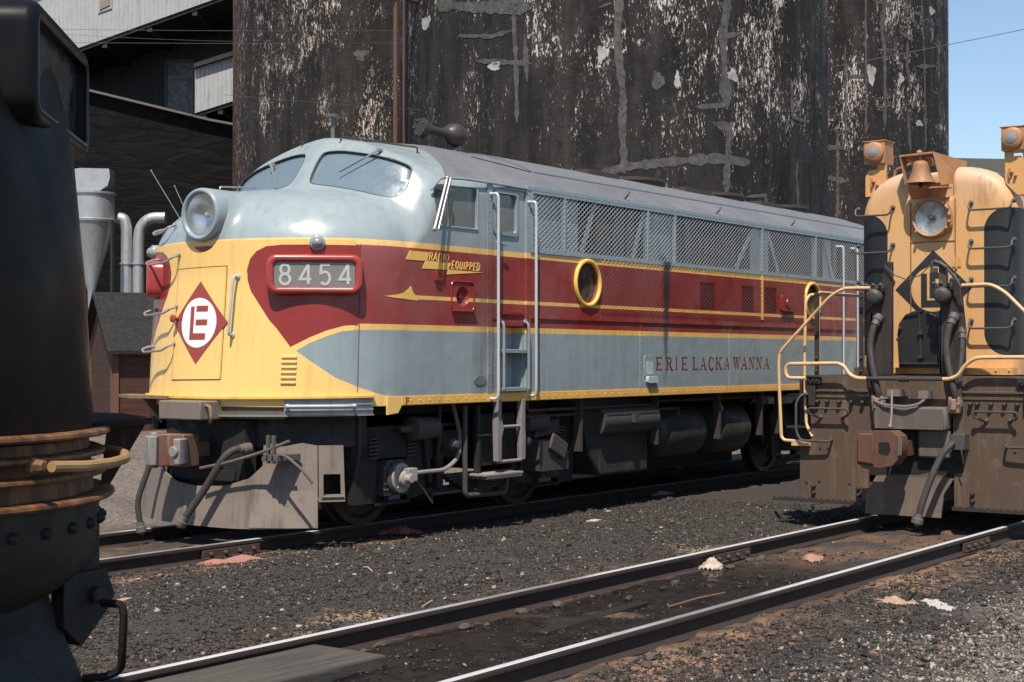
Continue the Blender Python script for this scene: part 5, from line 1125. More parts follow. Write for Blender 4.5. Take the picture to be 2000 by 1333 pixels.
m=MB(); m.box(16.64,20.2,SY+.85,SY+2.1,.20,1.236); m.build('engine_sump',BLK,F7)
m=MB(); m.lathe((18.42,SY+.12,1.03),(0,-1,0),[(0,.05),(.04,.05),(.06,.03)],12); m.tube([(18.42,SY+.14,1.03),(18.42,SY+.14,.6)],.02,6); m.build('drain_cock',paint('cock_rust',(.35,.14,.07),.6,.4,.3),F7)

# ---- springs, pipes and hangers that crowd the underside
PIPE=paint('greasy_pipe',(.045,.038,.032),.6,.5,.2,.2,(.09,.07,.055))
for cx in(13.22,22.36):
    for ax_ in(-1.37,1.37):
        for dx in(-.30,.30):
            P=[(cx+ax_+dx+.062*math.cos(i*.7),YC-1.19+.062*math.sin(i*.7),.69+.0042*i) for i in range(56)]
            m=MB(); m.tube(P,.016,5); m.build('coil_spring',DARKI,F7)
for y,z,x0,x1 in((SY+.10,1.12,13.9,16.6),(SY+.14,1.05,13.9,15.0),(SY+.12,1.16,16.7,22.8),(SY+.10,1.06,16.7,17.3)):
    m=MB(); m.tube([(x0,y,z+.1),(x0,y,z),(x1,y,z),(x1,y,z-.12)],.018,8,round_=.05); m.build('air_pipe',PIPE,F7)
for x in(14.95,16.7,18.35,19.6,20.2):
    m=MB(); m.box(x-.02,x+.02,SY+.06,SY+.16,.62,1.236); m.build('pipe_hanger',PIPE,F7)
for x in(11.25,12.5,14.0,15.1,20.5,21.6):
    m=MB(); m.tube([(x,SY+.22,1.2),(x+.02,SY+.24,.8),(x+.10*(1 if x<13 else -1),SY+.42,.34),(x+.14*(1 if x<13 else -1),SY+.44,.20)],.017,6,round_=.1); m.build('sand_pipe',PIPE,F7)
for x,z in((12.62,.80),(13.9,.78),(21.7,.8),(23.0,.8)):
    m=MB(); m.lathe((x,SY+.16,z),(0,-1,0),[(0,.07),(.03,.07),(.05,.05),(.09,.045),(.10,.02)],14); m.bolts([(x+.055*math.cos(a),SY+.13,z+.055*math.sin(a)) for a in(.5,2,3.5,5)],(0,-1,0),.010,.012,6); m.build('valve_cap',PIPE,F7)
# ------------------------------------------------------------------ orange and black locomotive on the nearer track
OY=5.95; PX=15.60; HX=16.15
OR=thing('hood_locomotive','orange and black hood locomotive with a bell over its round headlight, at the right','locomotive',(18.0,OY,0))
ORC=(.61,.325,.115)
def orange_mat():
    g=NT('faded_orange'); x,y,z=g.sep()
    c=g.mix(g.noise(1.8,4,.6,None,.3,.7),ORC,(.60,.36,.17)); c=g.mix(g.rng(z,3.35,3.75),c,(.52,.36,.25))
    st=g.math('MULTIPLY',g.noise(3.2,6,.72,g.scaled((3.5,3.5,.5)),.52,.72),g.rng(z,3.0,3.45,.18,.75)); c=g.mix(st,c,(.16,.085,.05))
    sp=g.noise(14,6,.75,None,.64,.70); c=g.mix(g.math('MULTIPLY',sp,.6),c,(.12,.06,.035))
    # black corner panels painted on the hood front and sides
    u=g.math('ABSOLUTE',y); dx=g.math('MAXIMUM',g.math('SUBTRACT',.535+.24,u),0); dz=g.math('MAXIMUM',g.math('SUBTRACT',g.math('ABSOLUTE',g.math('SUBTRACT',z,2.51)),.78-.24),0)
    d=g.math('ADD',g.math('MULTIPLY',dx,dx),g.math('MULTIPLY',dz,dz)); blk=g.math('LESS_THAN',d,.24*.24)
    bc=g.mix(g.noise(2.5,5,.65,g.scaled((1,1,.4)),.4,.8),(.010,.011,.012),(.030,.031,.032))
    c=g.mix(blk,c,bc); return g.fin(c,g.mix(blk,g.rng(g.noise(5,4),.3,.7,.42,.62),.5),0,g.bump(g.noise(3,3),.2,.015),.45)
ORM=orange_mat(); ORP=paint('orange_paint',ORC,.5,.45,.5,.15,(.16,.08,.045)); ORD=paint('orange_dirty_shaded',(.38,.185,.085),.55,.55,.6,.2,(.10,.055,.035))
GRM=paint('grimy_brown_black',(.082,.053,.034),.75,.65,.35,.35,(.20,.132,.082)); GRB=paint('grimy_black',(.026,.021,.018),.6,.5,.3,.3,(.075,.052,.038)); YRAIL=paint('chipped_yellow_rail',(.62,.40,.20),.45,.55,.8,.15,(.22,.09,.04)); BRAIL=paint('black_rail',(.045,.04,.037),.4,.4,.4,.15)
def hood_sdf(x,y,z):
    v=np.abs(y-OY)/.87
    top=z-(3.775-.30*v**3.2); sd_=np.abs(y-OY)-.87
    f=smax(smax(sd_,top,.26),HX-x,.20)
    # notch for the bell
    vy=-(y-OY); nb=np.maximum(np.maximum(np.abs(vy+.045)-.235,3.44-z),x-16.62)
    return smax(f,-nb,.05)
P,Fc=surface_nets(hood_sdf,(16.0,OY-1.0,1.40),(17.3,OY+1.0,3.95),.028)
me=obj_from(P,Fc,'hood'); bm=bmesh.new(); bm.from_mesh(me)
for co,no in(((17.2,0,0),(1,0,0)),((0,0,1.525),(0,0,-1))): bmesh.ops.bisect_plane(bm,geom=bm.verts[:]+bm.edges[:]+bm.faces[:],plane_co=co,plane_no=no,clear_outer=True)
prof=[]
for k in range(41):
    v=-.87+1.74*k/40
    lo,hi=2.5,4.0
    for _ in range(24):
        m_=(lo+hi)/2
        if float(hood_sdf(np.array(20.),np.array(OY+v),np.array(m_)))<0: lo=m_
        else: hi=m_
    if lo>2.51: prof.append((v,lo))
prof=[(-.869,1.525)]+prof+[(.869,1.525)]; m=MB(); n=len(prof)
m.add([(x,OY+a,z) for x in(17.2,24.6) for a,z in prof],[(i,i+1,n+i+1,n+i) for i in range(n-1)]+[tuple(range(n,2*n))])
r=m.build('tmp',None,None,smooth=0); bm.from_mesh(r.data); bpy.data.objects.remove(r); bmesh.ops.recalc_face_normals(bm,faces=bm.faces); bm.to_mesh(me); bm.free()
me.transform(Matrix.Translation((-18.0,-OY,0))); me.materials.append(ORM); me.polygons.foreach_set('use_smooth',[True]*len(me.polygons)); me.set_sharp_from_angle(angle=R(45))
ho=bpy.data.objects.new('hood',me); COL.objects.link(ho); ho.parent=OR
V=lambda v,x,z:(x,OY-v,z)           # v metres to the right as seen from the front
fr=lambda u,v,d:(HX-d,OY-u,v)       # on the hood front, d towards the viewer
# door panel edges and hinge
m=MB()
for a,b_ in(((-.27,2.96),(.225,2.96)),((.225,3.42),(.225,1.62)),((-.27,2.96),(-.27,1.62)),((-.27,3.40),(-.27,2.96))): m.bar(V(a[0],HX-.001,a[1]),V(b_[0],HX-.001,b_[1]),.010,.012,(1,0,0))
m.build('door_seam',paint('seam_rust',(.20,.09,.04),.7,.4),OR,smooth=0)
m=MB(); m.prism([(.19,2.68),(.29,2.68),(.29,2.79),(.19,2.79)],fr,(-.01,.010)); m.cyl(V(.24,HX-.012,2.66),V(.24,HX-.012,2.83),.010,8); m.build('door_hinge',ORP,OR)
# emblem
em=(-.02,2.45); BK=paint('emblem_black',(.020,.020,.021),.45,.25)
def ringpoly(r,n=48): return [(em[0]+r*math.cos(2*math.pi*i/n),em[1]+r*math.sin(2*math.pi*i/n)) for i in range(n)]
shell([[(em[0],em[1]+.42),(em[0]+.425,em[1]),(em[0],em[1]-.42),(em[0]-.425,em[1])],ringpoly(.247)],fr,-.004,.0035,.08,1).build('emblem_diamond',BK,OR,smooth=0)
m=MB()
for pl in([(-.55,.68),(-.28,.68),(-.28,-.50),(.50,-.50),(.50,-.80),(-.55,-.80)],[(-.16,.70),(.56,.70),(.56,.45),(.10,.45),(.10,.12),(.50,.12),(.50,-.12),(.10,-.12),(.10,-.40),(-.16,-.40)]):
    m.prism([(em[0]+a*.247,em[1]+b_*.247) for a,b_ in pl],fr,(-.004,.0035))
m.build('emblem_letters',BK,OR,smooth=0)
# headlight
c=V(-.02,HX-.085,3.215)
m=MB(); m.lathe(c,(1,0,0),[(.13,.225),(.03,.225),(.008,.218),(0,.20),(.01,.182),(.03,.178)],44,cap=False)
hl=m.build('headlight_ring',ORD,OR,smooth=50)
m=MB(); m.bolts([V(-.02+.212*math.cos(a),HX-.083,3.215+.212*math.sin(a)) for a in(-.6,-.25,.1,.45,.8,3.9,2.3)],(-1,0,0),.020,.03,6); m.tube([V(-.02+.232*math.cos(a),HX-.05,3.215+.232*math.sin(a)) for a in[x*.1 for x in range(-8,12)]],.012,6); m.build('lens_clamp',ORD,hl)
g=NT('old_reflector'); nz=g.noise(5,4,.6,None,.35,.65); REF2=g.fin(g.mix(nz,(.24,.24,.22),(.70,.70,.66)),.30,.35,g.bump(g.noise(5,3),.6,.04),.5)
m=MB(); m.lathe(c,(1,0,0),[(.03,.178),(.04,.15),(.055,.10),(.066,.05),(.07,.001)],36,cap=False); m.build('reflector',REF2,hl,smooth=60)
m=MB(); m.lathe(V(-.02,HX-.03,3.215),(-1,0,0),[(0,.03),(.02,.03),(.035,.012)],12); m.build('bulb',glass('bulb_dim',(.10,.10,.10),.2),hl)
m=MB(); m.lathe(c,(1,0,0),[(.004,.001),(.006,.07),(.014,.14),(.024,.181)],36,cap=False); m.build('lens',LENS,hl,smooth=60)
# bell and its bracket
BRZ=paint('orange_bell',(.30,.155,.070),.6,.45,.3,.12,(.12,.06,.03),.15)
bx=16.02
m=MB(); m.lathe(V(-.105,bx,3.83),(0,0,-1),[(0,.001),(.004,.055),(.02,.080),(.06,.088),(.12,.098),(.17,.118),(.21,.134),(.235,.154),(.245,.158),(.247,.148),(.21,.12),(.1,.07),(.03,.05)],36,cap=False); be=m.build('bell',BRZ,OR,smooth=60)
m=MB(); m.cyl(V(-.105,bx,3.56),V(-.105,bx,3.7),.012,8); m.ball(V(-.105,bx,3.565),.03,10); m.build('clapper',DARKI,be)
m=MB(); m.add([V(-.325,bx-.06,3.900),V(.045,bx-.06,3.912),V(.045,bx+.5,3.85),V(-.325,bx+.5,3.85),V(-.325,bx-.06,3.880),V(.045,bx-.06,3.892),V(.045,bx+.5,3.83),V(-.325,bx+.5,3.83)],BF if False else [(0,1,2,3),(4,5,6,7),(0,1,5,4),(1,2,6,5),(2,3,7,6),(3,0,4,7)])
def slab(a,b_,c_,d_,t): # a thin four-cornered plate
    m.add([*(tuple(p) for p in(a,b_,c_,d_)),*((p[0],p[1]-t,p[2]) for p in(a,b_,c_,d_))],[(0,1,2,3),(4,5,6,7),(0,1,5,4),(1,2,6,5),(2,3,7,6),(3,0,4,7)])
slab(V(.045,bx-.06,3.91),V(.125,bx-.03,3.55),V(.215,bx+.48,3.62),V(.215,bx+.50,3.85),.012); slab(V(-.325,bx-.06,3.90),V(-.275,bx-.03,3.58),V(-.28,bx+.08,3.58),V(-.325,bx+.1,3.90),.012)
m.box(bx-.06,bx+.12,OY-.19,OY+.02,3.520,3.535); m.build('bell_bracket',ORD,OR,smooth=0)  # darker dirty orange also paints in the bracket's shade
m=MB(); m.tube([V(-.105,bx,3.83),V(-.105,bx,3.90)],.022,8); m.tube([V(-.03,bx-.02,3.86),V(.03,bx-.02,3.84),V(.06,bx-.02,3.78)],.014,6); m.lathe(V(-.14,bx+.05,3.90),(0,0,1),[(0,.03),(.03,.035),(.05,.02),(.055,.001)],12); m.build('bell_yoke',ORD,OR)
m=MB(); m.tube([V(-.62,16.55,3.72),V(-.60,16.55,3.82),V(-.36,16.45,3.87)],.016,6,round_=.04); m.build('bell_pipe',ORD,OR)
# class lights on their arms
for s,v0 in((-1,-.70),(1,.83)):
    z0=3.99 if s<0 else 4.02; x=16.18
    m=MB(); m.box(x,x+.26,OY-v0-.12,OY-v0+.12,z0-.135,z0+.115); m.box(x-.01,x+.27,OY-v0-.135,OY-v0+.135,z0+.112,z0+.125); q=m.build('class_light',ORD,OR,bevel=.02)
    m=MB(); m.lathe(V(v0-.02*s*0,x,z0-.005),(-1,0,0),[(0,.118),(.03,.112),(.045,.088),(.05,.068)],28); m.build('bezel',ORD,q)
    m=MB(); m.lathe(V(v0,x-.04,z0-.005),(-1,0,0),[(0,.068),(.015,.06),(.024,.035),(.028,.001)],24); m.build('lens',glass('grey_lens',(.22,.24,.25),.10,.35),q)
    m=MB(); a=v0-.12; b_=v0+.10
    pl=[(v0-.12,3.50),(v0-.12,3.72),(v0-.08,3.79),(v0+.02,3.80),(v0+.03,3.86),(v0+.12,3.86),(v0+.12,3.60),(v0+.0,3.50)] if s<0 else [(v0-.09,3.55),(v0-.09,3.83),(v0+.07,3.83),(v0+.13,3.76),(v0+.13,3.42),(v0+.04,3.42)]
    m.prism(pl,lambda u,v,d:(x+.06-d,OY-u,v),(-.02,.02)); m.bar(V(v0+.06*(-s),x+.08,3.70),V(v0+.06*(-s),x+.08,z0-.12),.09,.03,(1,0,0)); q=m.build('light_arm',ORP,OR)
    m=MB(); m.bolts([V(v0-.02,x+.04,3.66),V(v0+.02,x+.04,3.62)],(-1,0,0),.02,.04,6); m.bar(V(v0-.04,x+.02,3.70),V(v0-.04,x+.02,3.60),.02,.02,(1,0,0)); m.tube([V(v0+.08,x+.06,z0-.10),V(v0+.12,x+.06,3.72),V(v0+.14,x+.1,3.62)],.008,5); m.build('arm_latch',ORD,q)
# grab irons on the hood front
KN=paint('knob_black',(.06,.055,.05),.55,.4,.4,.2)
for z in(3.27,2.86,2.455,2.015):
    for s in(-1,1):
        if s<0 and z<2.3: continue
        a,b_=(.40,.855) if s>0 else(-.47,-.875)
        m=MB(); m.tube([V(a,HX,z+.085),V(a,HX-.07,z+.08),V(a,HX-.095,z+.02),V(a+.03*s,HX-.10,z),V(b_-.03*s,HX-.10,z),V(b_,HX-.095,z+.02),V(b_,HX-.07,z+.08),V(b_,HX+.03,z+.085)],.0115,8,round_=.02)
        m.ball(V(a,HX-.012,z+.085),.027,10); m.ball(V(b_,HX+.0,z+.085),.027,10); m.build('grab_iron',KN,OR)
# frame deck and end plate
m=MB(); m.box(15.66,24.9,OY-1.43,OY+1.30,1.40,1.512); m.box(15.8,24.8,OY-.55,OY+.55,.75,1.40); m.build('frame_deck',GRB,OR,bevel=.01)
m=MB(); m.prism([(-.29,1.535),(.235,1.535),(.235,1.615),(-.29,1.615)],lambda u,v,d:(15.98-d,OY-u,v),(-.1,.0)); m.bolts([V(v,15.98,1.575) for v in(-.24,-.12,.02,.14,.2)],(-1,0,0),.014,.012,6); m.box(16.02,16.17,OY-.88,OY+.88,1.525,1.60); m.bolts([V(v,16.02,1.57) for v in(.40,.55,.70,.84,-.8,-.6)],(-1,0,0),.014,.012,6); m.build('hood_footing',ORP,OR)
ep=lambda u,v,d:(PX-d,OY-u,v)
plate=[(-1.20,1.505),(-1.20,.80),(-1.33,.80),(-1.33,.165),(-.535,.165),(-.535,.50),(-.62,.52),(-.62,.86),(-.44,.88),(-.44,1.10),(.39,1.10),(.39,.88),(.50,.86),(.50,.52),(.40,.50),(.40,.165),(1.33,.165),(1.33,.80),(1.20,.80),(1.20,1.505)]
m=shell([plate],ep,-.03,.0,.15,1); epl=m.build('end_plate',GRM,OR,smooth=0)
m=MB(); m.box(PX-.03,PX,OY+.53,OY+1.14,1.335,1.362); m.box(PX-.012,PX,OY+.53,OY+1.14,1.27,1.335); m.build('plate_rib',GRM,epl,bevel=.004); m=MB(); m.box(PX-.03,PX,OY-1.14,OY-.50,1.335,1.362); m.box(PX-.012,PX,OY-1.14,OY-.50,1.27,1.335); m.build('plate_rib',GRM,epl,bevel=.004)
m=MB()
for v in(-1.11,-1.0,-.86,-.72,-.59,.58,.65,.79,.93,1.06): m.lathe(V(v,PX,1.232),(-1,0,-.15),[(0,.024),(.05,.022),(.06,.012)],8)
m.bolts([V(v,PX,z) for v in(-1.165,-.645,.594,1.17) for z in(.302,.228)],(-1,0,0),.028,.045,6); m.bolts([V(v,PX,z) for v,z in((-1.09,.72),(-1.0,.722),(.93,.75),(1.03,.75),(-1.25,.34),(-1.1,.36),(-.75,.35))],(-1,0,0),.014,.012,6); m.build('hose_studs',GRB,epl)
for a,b_ in((-1.60,-.545),(.42,1.60)):
    m=MB(); m.box(PX-.13,PX+.16,OY-b_,OY-a,.135,.165)
    for i in range(int((b_-a)/.07)): m.box(PX-.13,PX-.115,OY-a-.07*i-.03,OY-a-.07*i,.165,.18)
    m.build('bottom_step',GRB,OR)
for s in(-1,1):   # stair treads behind the plate corners
    for z in(.55,.95,1.30):
        m=MB(); m.box(PX+.05,PX+.40,OY-s*1.36-.16,OY-s*1.36+.16,z-.02,z); m.build('stair_tread',GRB,OR)
    m=MB(); m.box(PX+.40,PX+.43,OY-s*1.36-.16,OY-s*1.36+.16,.165,1.5); m.build('stair_back',GRB,OR)
    a,b_=(-1.18,-.725) if s<0 else(.64,1.08)
    m=MB(); m.tube([V(a+.10,PX,1.06),V(a+.10,PX-.02,1.055),V(a+.0,PX-.09,1.09),V(a,PX-.10,1.155),V(b_,PX-.10,1.155),V(b_,PX-.09,1.09),V(b_-.10,PX-.02,1.055),V(b_-.10,PX,1.06)],.0125,8,round_=.035); m.ball(V(a+.10,PX,1.06),.026,8); m.ball(V(b_-.10,PX,1.06),.026,8); m.build('plate_grab_iron',KN,epl)
    m=MB(); m.tube([V(s*1.20,PX+.0,1.30),V(s*1.27,PX-.07,1.31),V(s*1.33,PX-.10,1.22),V(s*1.33,PX-.10,.90),V(s*1.28,PX-.10,.80),V(s*.95,PX-.09,.80),V(s*.95,PX,.82)],.014,8,round_=.05); m.build('cut_lever_handle',KN,epl)
    # outer stair rail
    m=MB(); m.tube([V(s*.50,PX-.03,2.45),V(s*.80,PX-.04,2.455),V(s*.95,PX-.05,2.37),V(s*1.53,PX-.06,1.78),V(s*1.555,PX-.06,1.67),V(s*1.545,PX-.06,1.28),V(s*1.525,PX-.06,.83),V(s*1.49,PX-.06,.795),V(s*1.33,PX-.05,.785)],.0185,10,round_=.07); m.box(PX-.07,PX,OY-s*1.30-.10,OY-s*1.30+.10,.74,.80); m.build('stair_hand_rail',YRAIL,OR)
    m=MB(); m.tube([V(s*1.16,PX+.18,2.40),V(s*1.28,PX+.15,2.405),V(s*1.305,PX+.1,2.33),V(s*1.32,PX+.1,1.72),V(s*1.315,PX+.1,1.28),V(s*1.28,PX+.06,.96),V(s*1.18,PX+.0,.84)],.017,8,round_=.06); m.build('inner_stair_rail',YRAIL,OR)
    for v,t in(((1.172,.05),(.655,.045)) if s<0 else ()):
        m=MB(); m.bar(V(s*v,PX+.10,1.50),V(s*v,PX+.10,2.41),t,.02,(1,0,0)); m.bolts([V(s*v,PX+.09,z) for z in(1.56,1.70)],(-1,0,0),.018,.02,6); m.build('rail_post',GRB,OR)
    if s<0: m=MB(); m.bar(V(s*1.20,PX+.10,2.41),V(s*.62,PX+.10,2.37),.03,.03,(1,0,0)); m.build('top_bar',BRAIL,OR)
    m=MB(); m.box(PX-.06,PX,OY-s*1.155-.09,OY-s*1.155+.09,1.42,1.50); m.bolts([V(s*(1.10+.05*i),PX-.06,1.455) for i in range(3)],(-1,0,0),.018,.02,6); m.box(PX-.05,PX,OY-s*1.17-.04,OY-s*1.17+.04,1.18,1.42); m.build('rail_bracket',GRB,epl,bevel=.006)
# low crossing rail
lp=[(-1.20,1.482),(-1.40,1.482),(-1.437,1.52),(-1.437,1.60),(-1.40,1.637),(-.83,1.645),(-.76,1.62),(-.69,1.52),(-.60,1.484),(.395,1.484),(.485,1.515),(.565,1.63),(.665,1.70),(.76,1.708),(1.38,1.71),(1.44,1.66),(1.44,1.55),(1.38,1.50),(1.20,1.50)]
m=MB(); m.tube([V(a,PX-.13,z) for a,z in lp[:9]]+[V(-.5,PX-.13,1.484)],.0205,10,round_=.05); m.build('crossing_rail',YRAIL,OR); m=MB(); m.tube([V(.33,PX-.13,1.484)]+[V(a,PX-.13,z) for a,z in lp[9:]],.0205,10,round_=.05); m.build('crossing_rail',YRAIL,OR)
m=MB(); m.tube([V(-.5,PX-.13,1.484),V(.33,PX-.13,1.484)],.0207,10); m.cyl(V(-.14,PX-.13,1.484),V(-.04,PX-.13,1.484),.035,10); m.build('crossing_rail_centre',BRAIL,OR)
# hose stands and receptacles
for s,x0,x1 in((-1,-.55,-.30),(1,.21,.47)):
    m=MB(); c0=(x0+x1)/2; m.prism([(-.56,1.515),(-.31,1.515),(-.305,2.73),(-.375,2.74),(-.41,2.56),(-.50,2.43),(-.545,2.2)] if s<0 else [(.21,1.515),(.48,1.515),(.485,2.0),(.43,2.52),(.33,2.54),(.22,2.30)],lambda u,v,d:(15.72-d,OY-u,v),(-.03,.03)); m.box(15.69,15.90,OY-x0-.03,OY-x0,1.515,2.2)
    st=m.build('hose_stand',GRB,OR,bevel=.008)
    rc=V(-.47 if s<0 else .275,15.64,2.365)
    m=MB(); m.lathe(rc,(-1,0,-.2),[(-.06,.07),(-.02,.085),(.03,.092),(.06,.085),(.09,.06),(.10,.02)],20); m.box(rc[0]-.06,rc[0]+.02,rc[1]-.11,rc[1]+.11,2.44,2.48); m.bolts([(rc[0]-.04,rc[1]+k,2.475) for k in(-.08,0,.08)],(-1,0,.3),.025,.04,8); m.build('cable_receptacle',KN,st,bevel=.004)
    hv=-.48 if s<0 else .35
    hose(OR,[V(hv+.03,15.66,2.12),V(hv+.0,15.60,2.02),V(hv-.02,15.56,1.85),V(hv+.02,15.52,1.62),V(hv+.09,15.50,1.36),V(hv+.10,15.54,1.24)],.036,'mu_hose')
    hose(OR,[V(hv-.04,15.72,1.98),V(hv-.07,15.66,1.80),V(hv-.05,15.58,1.55),V(hv+.03,15.55,1.25)],.024,'mu_hose') if s<0 else hose(OR,[V(hv+.10,15.72,1.98),V(hv+.12,15.66,1.80),V(hv+.12,15.58,1.55),V(hv+.12,15.55,1.25)],.028,'mu_hose')
    m=MB(); m.box(15.50,15.60,OY-hv-.14,OY-hv-.02,1.13,1.30); m.cyl(V(hv+.08,15.49,1.16),V(hv+.08,15.49,1.28),.035,10); m.build('hose_gladhand',paint('gladhand_rust',(.26,.16,.11),.7,.5,.5,.4),OR,bevel=.012)
m=MB(); m.box(15.62,15.70,OY-.31,OY-.235,2.44,2.68); m.box(15.57,15.60,OY-.235,OY-.16,2.59,2.645); m.tube([V(.165,15.6,2.64),V(.175,15.6,2.72)],.016,6); m.tube([V(.19,15.62,2.71),V(.26,15.6,2.69),V(.33,15.6,2.64)],[.026,.020],8); m.tube([V(.33,15.6,2.635),V(.435,15.58,2.53),V(.49,15.58,2.42),V(.53,15.58,2.42)],.013,8,round_=.05); m.build('brake_ratchet',KN,OR,bevel=.004)
pc=[V(-.36,15.66,2.68),V(-.25,15.65,2.58),V(-.12,15.64,2.53),V(.03,15.63,2.57),V(.15,15.62,2.68)]; m=MB()
for i in range(26):
    t=i/26*4; k=int(t); q=Vector(pc[k]).lerp(Vector(pc[k+1]),t-k); m.rot(q,(.004,.016,.007) if i%2 else (.009,.014,.003),(Vector((1,0,0)),(Vector(pc[k+1])-Vector(pc[k])).normalized(),Vector((0,0,1))))
m.build('safety_chain',paint('chain_rust',(.14,.085,.06),.7,.4,.4),OR,smooth=0)
# drop step folded up between the stands
m=MB(); m.prism([(-.29,1.60),(.24,1.60),(.235,1.95),(.20,2.06),(.12,2.15),(.0,2.20),(-.12,2.205),(-.22,2.165),(-.29,2.07),(-.31,1.95)],lambda u,v,d:(15.86-d,OY-u,v),(-.015,.015)); q=m.build('drop_step',paint('step_black',(.008,.008,.008),.6,.15,.05,.1),OR,bevel=.006)
m=MB(); m.bar(V(-.035,15.84,1.72),V(-.06,15.84,2.19),.02,.02,(1,0,0)); m.box(15.82,15.845,OY-.22,OY+.28,1.635,1.655); m.box(15.81,15.84,OY+.01,OY+.07,1.95,2.0); m.box(15.80,15.84,OY+.01,OY+.07,1.70,1.74); m.bolts([V(-.30,15.83,1.90),V(.24,15.83,1.90),V(-.27,15.83,2.02)],(-1,0,0),.016,.02,6); m.build('step_rib',GRB,q)
# coupler, its box, safety lever, pilot bell
HBX=paint('coupler_box_grey',(.105,.085,.070),.7,.55,.3,.35,(.24,.19,.14))
m=MB(); m.prism([(-.42,.955),(.37,.955),(.37,1.14),(.35,1.195),(-.38,1.195),(-.42,1.12)],ep,(-.02,.16)); m.prism([(.03,.66),(.37,.66),(.37,.954),(.03,.954)],ep,(-.2,.06)); m.build('coupler_box',HBX,OR,bevel=.025,seg=3)
m=MB(); m.box(PX+.02,PX+.5,OY-.60,OY+.70,.45,.95); m.build('coupler_pocket',BLK,OR)
RC2=paint('coupler_red_rust',(.115,.050,.033),.7,.9,.9,.7,(.045,.028,.022),0,0,.4)
cc=lambda u,v,d:(15.12-d,OY-u,v)
m=MB(); m.prism([(-.44,.60),(-.34,.58),(-.20,.565),(-.05,.60),(.02,.68),(.04,.80),(.02,.90),(-.06,.955),(-.30,.945),(-.44,.935)],cc,(-.16,.06)); m.box(15.22,15.62,OY+.02,OY+.20,.68,.84); c=m.build('coupler',RC2,OR,bevel=.02,seg=3,smooth=40)
m=MB(); m.prism([(-.42,.62),(-.25,.60),(-.25,.93),(-.42,.92)],cc,(.06,.095)); m.build('knuckle',RC2,c,bevel=.02,seg=3)
m=MB(); m.prism([(-.20,.72),(-.10,.70),(-.07,.76),(-.09,.84),(-.20,.83)],cc,(.0585,.0625)); m.prism([(.0,.71),(.03,.72),(.035,.86),(.0,.87)],cc,(.0585,.0625)); m.build('coupler_hole_shade',INK,c,smooth=0)  # flat black patches painted for the shade inside the coupler holes
m=MB(); m.prism([(.005,.70),(.05,.71),(.06,.88),(.01,.89)],cc,(.063,.075)); m.build('lock_lift',HBX,c,bevel=.004)
m=MB(); m.tube([V(-.42,15.50,1.22),V(-.34,15.46,1.27),V(-.24,15.46,1.285)],.013,6); m.tube([V(-.41,15.46,1.25),V(-.30,15.42,1.21),V(-.05,15.40,1.195),V(.08,15.42,1.215),V(.15,15.46,1.28)],.014,6,round_=.05); m.tube([V(-.20,15.42,1.36),V(-.175,15.35,1.15),V(-.16,15.28,1.0)],.012,6); m.box(15.44,15.60,OY+.12,OY+.26,1.30,1.37); m.box(15.44,15.60,OY-.18,OY-.08,1.28,1.36); m.ball(V(-.16,15.27,.99),.03,8); m.build('uncoupling_lever',paint('lever_steel',(.17,.15,.14),.5,.4,.4,.2),OR)
bp=[(-.44,.45),(-.53,.27),(-.53,.05),(.30,.05),(.31,.29),(.40,.45),(.12,.50),(-.0,.47),(-.2,.47)]
m=MB(); m.prism([(a,b_) for a,b_ in bp],lambda u,v,d:(PX-.02-d-(.45-v)*.25*(v<.45),OY-u,v),(-.02,.0)); m.build('pilot_bell_plate',paint('pilot_brown',(.10,.072,.055),.75,.6,.3,.35,(.19,.15,.11)),OR,smooth=0)
hose(OR,[V(.46,15.56,.83),V(.44,15.44,.83),V(.36,15.36,.72),V(.28,15.26,.48),V(.20,15.20,.20),V(.17,15.18,.06)],.036)
m=MB(); m.box(15.45,15.60,OY-.56,OY-.42,.76,.92); m.tube([V(.48,15.5,.88),V(.53,15.45,.75),V(.54,15.48,.62)],.008,5); m.build('angle_cock',KN,OR,bevel=.02)
# underneath
for ax_ in(17.3,19.7,):
    m=MB(); m.cyl((ax_,T2Y-.72,.508),(ax_,T2Y+.72,.508),.085,14)
    for s in(-1,1): m.lathe((ax_,T2Y+s*.66,.508),(0,s,0),[(0,.535),(.03,.53),(.035,.509),(.14,.505),(.142,.44),(.10,.40),(.10,.17),(.16,.14),(.16,.001)],36)
    m.build('wheelset',WH,OR,smooth=30)
for s in(-1,1):
    m=MB(); m.prism([(16.5,.8),(16.7,.95),(20.4,.95),(20.6,.8),(20.1,.35),(19.3,.35),(18.9,.6),(18.1,.6),(17.7,.35),(16.9,.35)],lambda u,v,d:(u,OY+s*1.08+d,v),(-.05,.05)); m.build('truck_side_frame',TRK,OR,bevel=.015)
m=MB(); m.box(15.9,20.5,OY-.95,OY+.95,.35,1.38); m.build('underframe',BLK,OR)
m=MB(); m.box(20.9,24.5,OY-1.2,OY+1.2,.35,1.38); m.build('fuel_tank',TNK,OR,bevel=.05)
m=MB(); m.box(24.9,27.3,OY-1.43,OY+1.43,1.45,3.9); m.lathe((24.85,OY,2.86),(1,0,0),[(0,1.0),(2.5,1.0)],40); m.build('cab',ORP,OR,bevel=.06)
for s in(-1,1):
    m=MB(); m.tube([V(s*1.38,x_,z_) for x_,z_ in((16.2,1.5),(16.2,2.45),(24.6,2.45),(24.6,1.5))],.016,8,round_=.06)
    for x_ in(18,20,22): m.tube([V(s*1.38,x_,1.5),V(s*1.38,x_,2.45)],.014,6)
    m.build('walkway_rail',YRAIL,OR)
